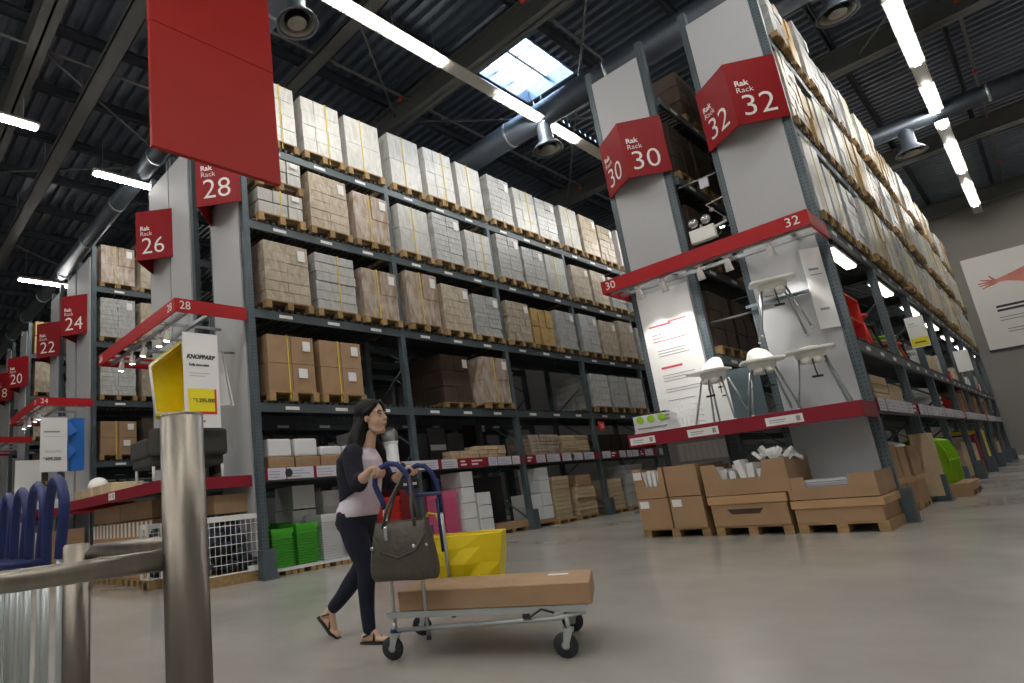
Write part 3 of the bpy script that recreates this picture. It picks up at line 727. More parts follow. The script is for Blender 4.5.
# bent grey frame panel behind middle chair
def board(name, label, cat, x0, x1, y, z0, z1, m='paper', th=.012, lines=(), tilt=0, group=None):
    t = thing(name, label, cat, ((x0+x1)/2, y, z0), tilt, group); w = x1-x0
    b = MB().box(-w/2, w/2, -th, 0, 0, z1-z0).build('board', m, t)
    for (a, c, zz, hh, mm) in lines: MB().box(-w/2+a*w, -w/2+c*w, -th-.003, -th-.0005, zz*(z1-z0), zz*(z1-z0)+hh).build('printed_line', mm, b)
    return t
ln = [(.12, .55, .74, .03, 'redink'), (.5, .85, .755, .02, 'redink'), (.15, .82, .68, .012, 'greyink'), (.15, .78, .655, .012, 'greyink'), (.15, .8, .63, .012, 'redink'), (.2, .75, .56, .012, 'greyink'), (.2, .7, .54, .012, 'greyink'), (.2, .78, .52, .012, 'greyink'),
      (.2, .6, .43, .03, 'redink'), (.2, .8, .38, .008, 'greyink'), (.2, .82, .36, .008, 'greyink'), (.2, .75, .34, .008, 'greyink'), (.2, .85, .28, .008, 'greyink'), (.2, .8, .26, .008, 'greyink'), (.2, .7, .20, .008, 'greyink')]
board('text_board', 'tall white board printed with red and grey lines on the end of rack 30', 'board', -3.88, -3.12, 9.11, 1.42, 3.5, 'paper', lines=ln)
t = board('hanging_sign', 'narrow white sign hanging slanted beside the upper high chair', 'sign', -1.72, -1.50, 9.05, 2.35, 3.4, 'paper', lines=[(.2, .7, .72, .03, 'greyink'), (.2, .8, .66, .012, 'greyink'), (.25, .7, .22, .03, 'greyink')], tilt=R(35))
board('assembly_board', 'narrow white board with a small black figure behind the left high chair', 'board', -3.09, -2.9, 9.10, 1.42, 2.2, 'paper', lines=[(.35, .65, .60, .02, 'ink'), (.48, .54, .50, .20, 'ink'), (.5, .75, .44, .02, 'ink')])
board('plastic_sheet', 'grey-blue plastic sheet behind the middle high chair in the gap', 'sheet', -2.93, -2.5, 9.11, 1.38, 2.1, 'rackblue')
board('wire_sheet', 'white sheet with a faint wire grid under the shelf at rack 30', 'sheet', -3.75, -3.1, 9.11, .95, 1.2, 'paper', lines=[(.02+.12*k, .025+.12*k, .02, .22, 'greyink') for k in range(8)])
t = thing('wire_basket', 'white wire basket standing on the red shelf beside the white crate', 'basket', (-3.55, 8.75, 1.39))
w = MB()
for k in range(7): w.tube([(k*.05, 0, 0), (k*.05, 0, .32)], .004, 5); 
for k in range(5): w.tube([(0, 0, k*.08), (.30, 0, k*.08)], .004, 5); w.tube([(.3, 0, k*.08), (.3, .25, k*.08)], .004, 5)
w.build('wire_grid', 'white', t)
t = thing('vented_crate', 'white plastic crate with lime green circles at the left end of the red shelf', 'crate', (-4.03, 8.5, 1.39), R(4))
m = MB(); open_box(m, 0, .50, 0, .32, .02, .12); m.box(-.01, .51, -.01, .33, 0, .03); m.box(0, .5, 0, .012, .12, .25).box(0, .5, .30, .32, .12, .25).box(.49, .50, 0, .32, .12, .25).box(0, .01, 0, .32, .12, .25)
m.build('crate_body', 'foam', t)
for k in range(3): MB().tube([(.10+k*.15, -.001, .19), (.10+k*.15, -.012, .19)], .05, 18).build('round_vent', 'lime', t)
MB().box(.36, .505, -.008, -.001, .15, .17).box(.36, .505, -.008, -.001, .20, .22).box(.05, .45, -.012, -.005, .06, .08).build('vent_slots', 'galv', t)
w = MB()
for k in range(8): w.box(.05+k*.05, .09+k*.05, .05, .25, .25, .27+.01*(k % 3))
w.build('loose_parts', 'ink', t)
# emergency lamp between racks 30 and 32
t = thing('emergency_light', 'white emergency light box with two round lamps in the gap between racks 30 and 32', 'emergency light', (-2.76, 9.12, 4.0))
MB().box(-.17, .17, -.05, .05, 0, .2).build('battery_box', 'plasticw', t, bevel=.01)
for s in (-.08, .09):
    MB().ball((s, -.06, .29), .07, .05, .07, 16, 10).build('round_lamp', 'chrome', t)
MB().tube([(0, 0, .2), (0, 0, .26)], .02, 8).tube([(.17, 0, .15), (.33, 0, .18)], .02, 8).build('bracket', 'white', t)
t = thing('gap_tie_bar', 'upper thin steel tie bar between racks 30 and 32', 'bar', (-3.0, 9.3, 5.0)); MB().tube([(0, 0, 0), (.6, 0, 0)], .015, 8).build('bar', 'galv', t)
MB().box(.30, .42, -.03, .0, -.16, -.02).build('small_tag', 'card', t)
t = thing('gap_tie_bar', 'lower thin steel tie bar between racks 30 and 32, behind the high chairs', 'bar', (-3.0, 9.3, 2.85)); MB().tube([(0, 0, 0), (.6, 0, 0)], .018, 8).build('bar', 'galv', t)
t = thing('insulator_row', 'row of small white insulators fading back into the gap between racks 30 and 32', 'cable', (-2.72, 9.6, 4.6))
w = MB().tube([(0, -.2, .02), (0, 8, .02)], .008, 5).tube([(0, -.2, .02), (.30, -.28, .02)], .01, 5)
for k in range(14): w.ball((0, k*.55, 0), .035, .035, .035, 8, 6)
w.build('insulators', 'plasticw', t)

# --- goods on the floor and shelf of rack 28
XF = -7.36
def goods_box(name, label, cat, y0, y1, z0, z1, m, group=None, d=.5, x=None, band=None, bev=.006, rz=0):
    x = XF if x is None else x
    t = thing(name, label, cat, (x, (y0+y1)/2, z0), rz, group); w = y1-y0
    MB().box(-d, 0, -w/2, w/2, 0, z1-z0).build('body', m, t, bevel=bev)
    if band: MB().box(.001, .006, -w/2+.02, w/2-.02, *band[:2]).build('band', band[2], t)
    return t
def nested_stack(y0, y1, n, dz, top_h, m, desc, group, d=.45, x=None, z0=.1, pal=True, lidh=.0):
    """n stacked, nested plastic boxes; only rims show, topmost shows its whole wall"""
    x = XF-.05 if x is None else x; w = y1-y0
    lo = MB(); t = .01
    lo.box(-d, 0, -w/2+.006, w/2-.006, dz*.5, dz*.92).box(-d+.03, -.028, -w/2+.03, w/2-.03, 0, dz*.5); me = lo.mesh('nested_box', m)
    hi = MB(); open_box(hi, -d, 0, -w/2+.004, w/2-.004, top_h*.45, top_h, floor=False); open_box(hi, -d+.02, -.018, -w/2+.022, w/2-.022, 0, top_h*.45); hm = hi.mesh('nested_box', m)
    for k in range(n+1):
        o = bpy.data.objects.new('storage_box', me if k < n else hm); COL.objects.link(o); o.location = (x, (y0+y1)/2, z0+k*dz)
        tag(o, '%s, %s' % (desc, 'topmost' if k == n else ('lowest' if k == 0 else ORD[k]+' from below')), 'storage box', group)
    if pal:
        t = thing('low_pallet', 'low pale pallet under the '+desc.split(' in ')[0]+'es, '+desc.split(' in ')[1], 'pallet', (x, (y0+y1)/2, 0)); mb = MB().box(-d, .02, -w/2-.02, w/2+.02, .06, z0-.002)
        mb.build('pallet_deck', 'foam', t); b = MB()
        for q in (-w/2, 0, w/2-.08): b.box(-d, .02, q, q+.08, 0, .06)
        b.build('pallet_blocks', 'wood', t)
nested_stack(4.47, 4.84, 11, .036, .12, 'green', 'green plastic box in the front stack nearest the rack post', 'green stacked boxes')
nested_stack(4.88, 5.27, 12, .036, .12, 'green', 'green plastic box in the second front stack', 'green stacked boxes')
nested_stack(4.45, 4.80, 14, .036, .12, 'green', 'green plastic box in the rear stack by the post', 'green stacked boxes', x=XF-.6, pal=False)
nested_stack(4.9, 5.3, 13, .036, .12, 'green', 'green plastic box in the rear second stack', 'green stacked boxes', x=XF-.6, pal=False)
nested_stack(5.32, 5.72, 16, .034, .10, 'foam', 'white plastic box in the stack beside the green ones', 'white stacked boxes')
nested_stack(5.75, 6.12, 16, .034, .10, 'foam', 'white plastic box in the stack behind the woman', 'white stacked boxes')
for k in range(3):
    goods_box('storage_box', 'tall smooth white box, %s of the column behind the white stacks' % ['lowest', 'middle', 'topmost'][k], 'storage box', 5.15+k*.02, 5.6, .12+k*.37, .47+k*.37, 'foam', 'tall white boxes', x=XF-.55)
goods_box('storage_box', 'white box beside the tall white column, behind the woman', 'storage box', 5.75, 6.15, .12, 1.1, 'foam', 'tall white boxes', x=XF-.55)
nested_stack(6.45, 6.95, 20, .034, .12, 'redp', 'red plastic box in the stack left of the pink ones', 'red stacked boxes')
goods_box('storage_box', 'dark maroon container beside the red stack', 'container', 7.0, 7.45, .1, 1.0, 'reddk', x=XF-.1)
nested_stack(7.56, 7.92, 19, .036, .12, 'pink', 'pink plastic box in the left pink stack', 'pink stacked boxes')
nested_stack(7.97, 8.36, 19, .036, .12, 'pink', 'pink plastic box in the right pink stack', 'pink stacked boxes')
for k in range(4): goods_box('white_carton', 'tall white box in the column right of the pink stack, %s' % ['lowest', 'second from below', 'third from below', 'topmost'][k], 'box', 8.42+k*.01, 8.78, .1+k*.28, .37+k*.28, 'foam', 'white boxes right of the pink stack')
for k in range(3): goods_box('white_carton', 'small white box in the shorter column, %s' % ['lowest', 'middle', 'topmost'][k], 'box', 8.84, 9.22, .1+k*.24, .33+k*.24, 'foam', 'short column of white boxes')
goods_box('dark_carton_or_shade', 'black box standing in for the shade in the second bay of rack 28', 'box', 9.35, 10.2, .14, 1.1, 'black', x=XF-.45)  # black block added where this bay is only dark
t = thing('wooden_pallet', 'empty low brown pallet base before the black shade box in rack 28', 'pallet', (XF, 9.3, 0)); small = MB().box(-.6, 0, 0, 1.0, .07, .19); small.build('tray', 'kraft', t); [MB().box(-.6, 0, q, q+.1, 0, .069).build('runner', 'wood', t) for q in (0, .45, .9)]
t = thing('wooden_pallet', 'low brown pallet base under the white boxes in the third bay', 'pallet', (XF, 10.5, 0)); MB().box(-.6, 0, 0, .78, .07, .15).build('tray', 'kraft', t); [MB().box(-.6, 0, q, q+.1, 0, .069).build('runner', 'wood', t) for q in (0, .68)]
for a, zz, nm in ((10.5, .9, 'left'), (10.87, 1.2, 'right')):
    n = int((zz-.15)/.26)
    for k in range(n): goods_box('white_carton', 'white box in the %s column of the third bay, %s from below' % (nm, ORD[k]), 'box', a, a+.35, .15+k*.26, .40+k*.26, 'foam', 'white boxes in the third bay')
def flat_stack(y0, y1, z0, z1, n, ny, m, desc, group, d=.6, x=None, name='flat_carton'):
    x = XF if x is None else x; h = (z1-z0)/n; w = (y1-y0)/ny
    me = MB().box(-d, 0, 0, w-.012, 0, h-.008).mesh(name, m)
    for k in range(n):
        for j in range(ny):
            o = bpy.data.objects.new(name, me); COL.objects.link(o); o.location = (x+random.uniform(-.015, .01), y0+j*w+random.uniform(-.006, .006), z0+k*h)
            tag(o, '%s, %s row up%s' % (desc, ORD[k], '' if ny == 1 else ', %s from left' % ORD[j]), 'carton', group)
flat_stack(11.33, 11.97, .1, .98, 10, 1, 'cartonlt', 'pale flat carton in the left floor stack of the third bay', 'pale floor cartons')
flat_stack(12.2, 13.0, .1, .72, 7, 1, 'cartonlt', 'pale flat carton in the right floor stack of the third bay', 'pale floor cartons')
goods_box('brown_carton', 'brown carton on top of the second pale stack in the third bay', 'carton', 12.3, 12.9, .72, .95, 'carton')
flat_stack(13.65, 14.3, .1, .8, 7, 1, 'cartonlt', 'pale flat carton in the fourth bay of rack 28', 'pale floor cartons')
flat_stack(14.6, 15.5, .1, 1.1, 9, 1, 'wrapg', 'grey-white flat carton in the fourth bay of rack 28', 'grey floor cartons')
for y in (11.33, 12.2, 13.65, 14.6):
    t = thing('low_pallet', 'wooden pallet under the pale cartons, the one %s m along the floor of rack 28' % 'x', 'pallet', (XF, y, 0)); t['label'] = 'low wooden pallet under floor cartons of rack 28, %s of four' % ORD[(11.33, 12.2, 13.65, 14.6).index(y)]
    MB().box(-.6, 0, 0, .8, .06, .098).box(-.6, 0, 0, .08, 0, .06).box(-.6, 0, .36, .44, 0, .06).box(-.6, 0, .72, .8, 0, .06).build('pallet_body', 'wood', t)
flat_stack(10.75, 11.85, 1.44, 1.88, 6, 3, 'wrapbr', 'small red-brown carton on the third bay shelf', 'small shelf cartons', name='small_carton')
flat_stack(12.0, 13.1, 1.44, 1.86, 7, 2, 'cartonlt', 'pale flat carton on the third bay shelf', 'pale shelf cartons', name='small_carton')
flat_stack(8.25, 9.9, 1.44, 1.60, 2, 6, 'cartonlt', 'small pale box on the second bay shelf', 'pale shelf boxes', name='small_carton')
flat_stack(9.0, 9.9, 1.60, 1.68, 1, 4, 'cartonlt', 'small pale box topping the second bay row', 'pale shelf boxes', name='small_carton')
for k in range(3): goods_box('dark_carton_or_shade', 'dark box on the shelf behind the cart handles, %s from the left' % ORD[k], 'box', 7.45+k*.5, 7.9+k*.5, 1.44, 1.95+.1*(k % 2), 'black', 'dark shelf boxes', x=XF-.2, band=(.2, .3, 'greyink') if k == 1 else None)
goods_box('brown_carton', 'small brown carton standing behind the pale boxes in the second bay', 'carton', 8.55, 8.85, 1.62, 1.95, 'cartonlt', x=XF-.7)
for k in range(4):
    a = 4.47+k*.455
    t = goods_box('display_carton', 'shelf tray with white goods in a brown carton, %s from the rack post' % ORD[k], 'carton', a, a+.43, 1.44, 1.60, 'carton', 'white goods in brown trays', d=.5)
    MB().box(-.48, -.02, -.2, .2, .165, .165+(.26 if k < 2 else .14)).build('white_goods', 'foam', t, bevel=.03)
for k in range(3): goods_box('brown_carton', 'dark brown carton behind the white goods, %s from the post' % ORD[k], 'carton', 4.5+k*.45, 4.9+k*.45, 1.44, 2.0, 'cartondk', 'cartons behind the white goods', x=XF-.62)
goods_box('white_carton', 'upright white carton on the shelf right behind the woman', 'carton', 6.28, 6.6, 1.44, 2.0, 'foam', x=XF-.25)
# stack of pale cups seen behind the woman's chin
t = thing('cup_stack', 'tall stack of grey and white pots just right of the woman head on the shelf', 'pot stack', (XF-.15, 6.95, 1.44))
c = MB().lathe([(.12, 0), (.13, .04), (.12, .045), (.13, .09), (.12, .095), (.13, .14), (.12, .145), (.13, .19), (.12, .195), (.13, .24), (.12, .245), (.13, .29), (.12, .295), (.13, .34), (.14, .36), (0, .36)], (0, 0, 0), 20); c.build('white_pots', 'foam', t)
MB().lathe([(.13, .365), (.15, .42), (.15, .5), (.13, .56), (.08, .60), (0, .61)], (0, 0, 0), 20).build('grey_pot', 'galv', t)
for k in range(5): goods_box('brown_carton', 'brown carton deep on the shelf of the fourth bay, %s from the left' % ORD[k], 'carton', 13.6+k*.55, 14.1+k*.55, 1.44, 1.9, 'cartondk', 'cartons on the shelf of the fourth bay', x=XF-.3)

# --- goods of rack 32, aisle side
XG = -1.50
def cartons32(rows):
    for (y0, y1, z0, z1, m, name, lab, cat) in rows: goods_box(name, lab, cat, y0, y1, z0, z1, m, x=XG, d=.7)
for k in range(3):
    goods_box('pale_carton', 'pale carton on the red shelf in the first bay of rack 32, %s from below' % ORD[k], 'carton', 9.9, 10.9, 1.44+k*.12, 1.55+k*.12, 'cartonlt', 'pale cartons in the first bay of rack 32', x=XG, d=.7)
goods_box('pale_carton', 'narrow pale carton beside the flat cartons in the first bay of rack 32', 'carton', 11.0, 11.9, 1.44, 1.72, 'cartonlt', x=XG, d=.6)
for k in range(12):
    t = thing('paper_roll', 'cream roll lying on the shelf in the second bay of rack 32', 'roll', (XG-.1, 12.9+(k % 4)*.2+(k//4)*.1, 1.52+(k//4)*.13), group='cream rolls')
    t['label'] = 'cream roll in the second bay of rack thirty-two, %s left, %s layer' % (ORD[k % 4], ['lowest', 'middle', 'top'][k//4])
    MB().tube([(-.5, 0, 0), (0, 0, 0)], .085, 12).build('roll_body', 'cartonlt', t); MB().tube([(.001, 0, 0), (.004, 0, 0)], .05, 12).build('roll_core', 'carton', t)
r_ = random.Random(5)
for k in range(10):
    o = MB().ball((0, 0, 0), .22, .24, .08, 12, 8).build('folded_textile', 'foam' if k % 2 else 'wrapg', None, loc=(XG-.25, 15.7+(k % 3)*.55+r_.uniform(-.05, .05), 1.52+(k//3)*.10)); 
    tag(o, 'folded pale textile pack in the third bay of rack 32, %s of the pile' % ORD[k], 'textile pack', 'textile packs on the shelf of rack 32')
for k in range(8):
    goods_box('brown_carton', 'brown carton far along the red shelf of rack 32, %s one' % ORD[k], 'carton', 18.6+k*1.1, 19.4+k*1.1, 1.44, 1.8+.12*(k % 3), 'carton' if k % 3 else 'redp', 'far shelf cartons of rack 32', x=XG, d=.6)
def floor_bin(y0, y1, h, label, white=True, x=XG, m='kraft'):
    t = thing('cardboard_bin', label, 'cardboard bin', (x, (y0+y1)/2, 0), 0, 'cardboard bins along rack 32'); w = y1-y0
    mb = MB().box(-.8, 0, -w/2, w/2, .06, .1)
    for q in (-w/2, -.04, w/2-.08): mb.box(-.8, 0, q, q+.08, 0, .06)
    mb.build('pallet', 'wood', t)
    MB().box(-.8, 0, -w/2, w/2, .1, h*.48).build('lower_box', m, t, bevel=.006)
    MB().box(-.81, .012, -w/2-.01, w/2+.01, h*.44, h*.52).build('lid_band', 'kraftlt', t, bevel=.004)
    ob = MB(); open_box(ob, -.8, 0, -w/2, w/2, h*.53, h); ob.build('upper_box', m, t)
    if white: MB().ball((-.4, 0, h-.02), .36, w*.42, .12, 12, 8).build('white_content', 'paper', t)
floor_bin(9.62, 10.15, .88, 'cardboard bin with white bags just right of the post of rack 32')
floor_bin(10.25, 10.75, .84, 'second cardboard bin along rack 32', False)
floor_bin(11.0, 11.7, .84, 'third cardboard bin along rack 32, before the second post', True)
goods_box('pale_board', 'tall pale carton standing left of the lime green chairs by rack 32', 'carton', 12.1, 12.6, .08, 1.0, 'cartonlt', x=XG+.12, d=.22)
t = thing('wooden_pallet', 'brown pallet tray under the lime green chairs', 'pallet', (XG+.35, 13.5, 0)); MB().box(-.8, 0, -.7, .7, .08, .2).box(-.8, 0, -.7, -.6, 0, .08).box(-.8, 0, -.05, .05, 0, .08).box(-.8, 0, .6, .7, 0, .08).build('tray', 'kraft', t)
for k in range(5):      # nested lime chairs leaning back
    t = thing('plastic_chair', 'lime green plastic chair in the leaning nested row by rack 32, %s from the camera' % ORD[k], 'chair', (XG+.20, 12.75+k*.3, .2), 0, 'lime green nested chairs')
    c = MB(); rot = Matrix.Rotation(R(34), 3, 'X')
    c.prism([(-.55, 0, 0), (-.02, 0, 0), (.02, 0, .55), (-.04, .03, .78), (-.3, .05, .86), (-.53, .03, .78), (-.6, 0, .55)], (0, .03, 0)); c.v = [tuple(rot @ Vector(v)+Vector((0, .25, 0))) for v in c.v]; c.build('backrest', 'lime', t, bevel=.02)
    c = MB().box(-.58, 0, .03, .28, .34, .38); c.build('seat', 'lime', t, bevel=.015)
    for q in (-.55, -.06): MB().tube([(q, .25, .34), (q, .32, 0)], [.025, .015], 8).build('leg', 'lime', t)
    for q in range(3):
        c = MB().box(-.46, -.10, -.008, -.001, .22+q*.15, .27+q*.15); c.v = [tuple(rot @ Vector(v)+Vector((0, .25, 0))) for v in c.v]; c.build('slot', 'green', t)
cols = ['foam', 'carton', 'cartonlt', 'foam', 'cartonlt', 'reddk', 'foam', 'yellowbag', 'darkblue', 'foam', 'carton', 'cartonlt', 'foam', 'carton']
for k, m in enumerate(cols):
    y = 15.2+k*1.03
    h = [.8, .7, .8, .9, .75, .95, .7, 1.05, .9, .7, .8, .7, .8, .7][k]
    goods_box('floor_carton', 'package on the floor in the far part of rack 32, %s after the lime chairs' % ORD[k], 'package', y, y+.8, .08, h, m, 'far floor packages of rack 32', x=XG, d=.7, bev=.03)
# display level (2.2 m): stools, red shelf units, fluorescent lamps below the next beam
def stool(x, y, z, m, label, h=.55, group='small furniture on the upper display level of rack 32'):
    t = thing('display_stool', label, 'stool', (x, y, z), R(random.uniform(-20, 20)), group)
    MB().lathe([(0, h), (.19, h), (.20, h-.02), (.19, h-.04), (0, h-.04)], (0, 0, 0), 18).build('seat', m, t)
    for sx in (-1, 1):
        for sy in (-1, 1): MB().tube([(sx*.11, sy*.11, h-.04), (sx*.18, sy*.18, 0)], .018, 6).build('leg', m, t)
t = thing('shelf_unit', 'bright red shelf unit on the upper display level near post one of rack 32', 'shelf unit', (-1.9, 10.1, 2.22))
MB().box(0, .34, 0, .03, 0, .75).box(0, .34, .85, .88, 0, .75).build('side_panel', 'redp', t); MB().box(0, .34, .03, .85, .72, .75).box(0, .34, .03, .85, .38, .41).box(0, .34, .03, .85, .03, .06).build('shelves', 'redp', t)
stool(-1.75, 9.75, 2.22, 'plasticw', 'white stool above the first bay of rack 32', .75)
for k, (y, m, h) in enumerate(((11.4, 'redp', .6), (11.9, 'black', .5), (12.9, 'cartonlt', .35), (13.5, 'lime', .5), (13.9, 'redp', .4), (14.4, 'black', .5), (15.7, 'foam', .4), (16.4, 'foam', .5), (17.0, 'galv', .4), (17.9, 'foam', .3), (18.6, 'cartonlt', .4), (19.4, 'lime', .3), (20.3, 'black', .4), (21.6, 'foam', .4), (23.0, 'carton', .4), (25.0, 'carton', .5))):
    stool(-1.75, y, 2.22, m, '%s display stool, upper level of rack 32, %s beyond the red unit' % ({'redp': 'red', 'black': 'black', 'cartonlt': 'tan', 'lime': 'lime green', 'foam': 'white', 'galv': 'grey', 'carton': 'brown'}[m], ORD[k]), h)
for k in range(10):
    goods_box('display_carton', 'pale box on the upper display level of rack 32, %s along' % ORD[k], 'box', 15.4+k*1.3, 16.2+k*1.3, 2.22, 2.5+.1*(k % 3), ['foam', 'cartonlt', 'wrapg'][k % 3], 'boxes on the upper display level', x=XG, d=.5)
for k in range(7):
    y = Y3+k*3.0+.75
    t = thing('shelf_light', 'shelf light under the beam of rack 32, %s from the near post' % ORD[k], 'shelf light', (-1.58, y, 3.56), 0, 'lights under the beams of rack 32')
    MB().box(-.08, .08, 0, 1.45, .03, .07).build('housing', 'white', t); MB().box(-.06, .06, .03, 1.42, .0, .029).build('diffuser', 'tubedim', t)
    dd = MB()
    for q in range(9): dd.box(-.85, 0.1, q*.16, q*.16+.1, .10, .115)
    dd.build('slatted_deck', 'beam', t)
for (x0, x1, y, z0, z1, n) in ((-1.44, -1.22, 14.0, 2.48, 3.03, 'with a yellow price field'), (-1.44, -1.20, 20.9, 2.48, 3.02, 'farther along and plain')):
    t = thing('price_board', 'white price board over the aisle edge of rack 32, '+n, 'price board', (x0, y, z0))
    MB().box(0, x1-x0+.03, 0, .015, 0, z1-z0).build('board', 'paper', t)
    if 'yellow' in n:
        f = MB().box(.01, x1-x0+.02, -.004, -.001, .02, .17).build('price_field', 'yellowlab', t); MB().box(.05, .2, -.006, -.0045, .08, .10).build('price_digits', 'ink', f)
        MB().box(.03, .12, -.004, -.001, .42, .43).box(.03, .16, -.004, -.001, .38, .385).build('printed_line', 'greyink', t)
# --- wall poster with pink arm at the back wall
t = thing('wall_poster', 'very large pale poster with a pink outstretched arm on the grey back wall', 'poster', (-1.14, 30.44, 3.8))
b = MB().box(0, 5.0, -.06, -.01, 0, 3.4).build('poster_board', 'poster', t)
arm = [(.55, 2.42), (.75, 2.44), (.95, 2.50), (1.15, 2.56), (1.45, 2.66), (1.7, 2.86), (2.0, 2.95), (2.6, 3.0), (3.2, 2.9), (3.2, 2.1), (2.6, 1.95), (2.0, 1.95), (1.6, 2.05), (1.3, 2.18), (1.0, 2.30), (.8, 2.32), (.60, 2.24)]
MB().prism([(x, -.064, z) for x, z in arm], (0, .003, 0)).build('printed_arm', 'skin_pink', b)
f = MB()
for a, c in (((.62, 2.42), (.32, 2.52)), ((.58, 2.39), (.25, 2.40)), ((.57, 2.34), (.27, 2.30)), ((.60, 2.29), (.33, 2.20)), ((.68, 2.43), (.58, 2.60))):
    f.tube([(a[0], -.063, a[1]), (c[0], -.063, c[1])], [.035, .02], 6)
f.v = [(v[0], max(-.066, min(-.0605, v[1])), v[2]) for v in f.v]; f.build('printed_hand', 'skin_pink', b)
l = MB().box(.50, 2.6, -.064, -.061, 1.42, 1.50).box(.50, 2.4, -.064, -.061, 1.28, 1.36); l.build('printed_heading', 'ink', b)
l = MB().box(.5, 2.6, -.064, -.061, 1.05, 1.08).box(.5, 2.7, -.064, -.061, .95, .98).box(.6, 2.4, -.064, -.061, .62, .65).box(.6, 2.5, -.064, -.061, .52, .55); l.build('printed_lines', 'greyink', b)
MB().box(-.02, 5.02, -.05, -.01, -.06, 0).build('poster_frame', 'ink', t)

# ================================================================== LEFT DISPLAY
t = thing('armchair', 'armchair with bright yellow inner fabric and a white edge hung up behind the price board', 'armchair', (-7.55, 3.35, 2.25), 0)
# shell seen from the side: hollow box opening to the camera
sh = MB(); T = .035
A = [(-.05, -.36, .0), (-.05, -.42, .62), (-.05, .02, .98), (-.05, .10, .0)]
back = [(p[0]-.30, p[1]+.12, p[2]) for p in A]
sh.prism([A[0], A[3], back[3], back[0]], (0, 0, -T)); sh.prism([A[1], A[2], back[2], back[1]], (0, 0, T)); sh.prism([A[3], A[2], back[2], back[3]], (0, T, 0)); sh.prism([back[0], back[1], back[2], back[3]], (-T, 0, 0))
sh.build('fabric_shell', 'yellowbag', t)
MB().tube([A[0], A[1], A[2], A[3]], .02, 8, closed=True).tube([back[0], back[1], A[1]], .016, 8).tube([A[0], back[0]], .016, 8).build('steel_frame', 'white', t)
MB().tube([(-.02, .50, .90), (-.02, .60, .92), (-.02, .74, .12), (-.02, .50, .08)], .012, 8, closed=True).tube([(-.4, .1, .9), (-.02, .50, .90)], .012, 8).tube([(-.4, .1, .1), (-.02, .5, .08)], .012, 8).build('front_frame', 'white', t)
MB().prism([(-.03, .5, .1), (-.03, .7, .13), (-.03, .6, .88), (-.03, .5, .88)], (-.02, 0, 0)).build('side_fabric', 'foam', t); MB().tube([(-.2, .1, .9), (-.2, 1.0, .95)], .015, 6).build('wall_bracket', 'galv', t)
t = thing('price_board', 'tall white price board with a yellow field before the yellow armchair', 'price board', (-7.36, 3.28, 2.02))
b = MB().box(-.012, 0, 0, .50, 0, 1.29).build('board', 'paper', t)
text('KNOPPARP', .078, (.0, .045, .93), (0, 1, 0), (0, 0, 1), 'ink', b, bold=.004, shear=.25, off=.003)
text('Sofa two-seat', .052, (.0, .07, .83), (0, 1, 0), (0, 0, 1), 'ink', b, bold=.002, shear=.2, off=.003)
MB().box(.001, .003, .08, .36, .73, .735).box(.001, .003, .08, .30, .69, .695).build('printed_line', 'greyink', b)
MB().box(.001, .0025, .05, .45, .18, .52).build('red_field', 'redp', b)
y_ = MB().box(.003, .0045, .05, .42, .215, .52).build('price_field', 'yellowlab', b)
text('*1.295.000', .07, (.0045, .12, .34), (0, 1, 0), (0, 0, 1), 'ink', y_, bold=.002, off=.002)
MB().box(.001, .003, .20, .28, .07, .10).build('small_mark', 'greyink', b)
for q in (.1, .4): MB().tube([(-.006, q, 1.29), (-.006, q, 1.60)], .004, 5).build('hanger', 'galv', t)
# dark sofa with white legs on the shelf
t = thing('sofa', 'dark grey two-seat sofa with white legs on the red shelf behind the steel post', 'sofa', (-7.6, 3.45, 1.385), 0)
MB().box(-.62, .0, -.55, .48, .18, .38).build('seat_cushion', 'charcoal', t, bevel=.04)
MB().box(-.05, .10, -.55, .50, .30, .66).build('backrest', 'charcoal', t, bevel=.05)
MB().box(-.62, .0, .38, .50, .30, .55).build('armrest', 'charcoal', t, bevel=.04); MB().box(-.62, .0, -.58, -.46, .30, .55).build('armrest', 'charcoal', t, bevel=.04)
for sx, sy in ((-.58, -.5), (0, -.5), (-.58, .44), (0, .44)): MB().tube([(sx, sy, .18), (sx, sy, 0)], .02, 8).build('leg', 'white', t)
t = thing('round_lamp', 'pale round lamp shade on a carton at the left end of the red shelf', 'lamp', (-10.95, 3.3, 1.385)); MB().ball((0, 0, .2), .17, .17, .15, 18, 12).build('lamp_shade', 'plasticw', t); MB().lathe([(.08, 0), (.08, .02), (.02, .05), (.02, .09)], (0, 0, 0), 12).build('base', 'white', t)
for k in range(4): goods_box('pale_carton', 'pale carton along the left end of the red shelf, %s from the left' % ORD[k], 'carton', 3.1, 3.6, 1.385, 1.55, 'cartonlt', 'cartons on the left end of the shelf', x=-11.2+k*.5, d=.4)
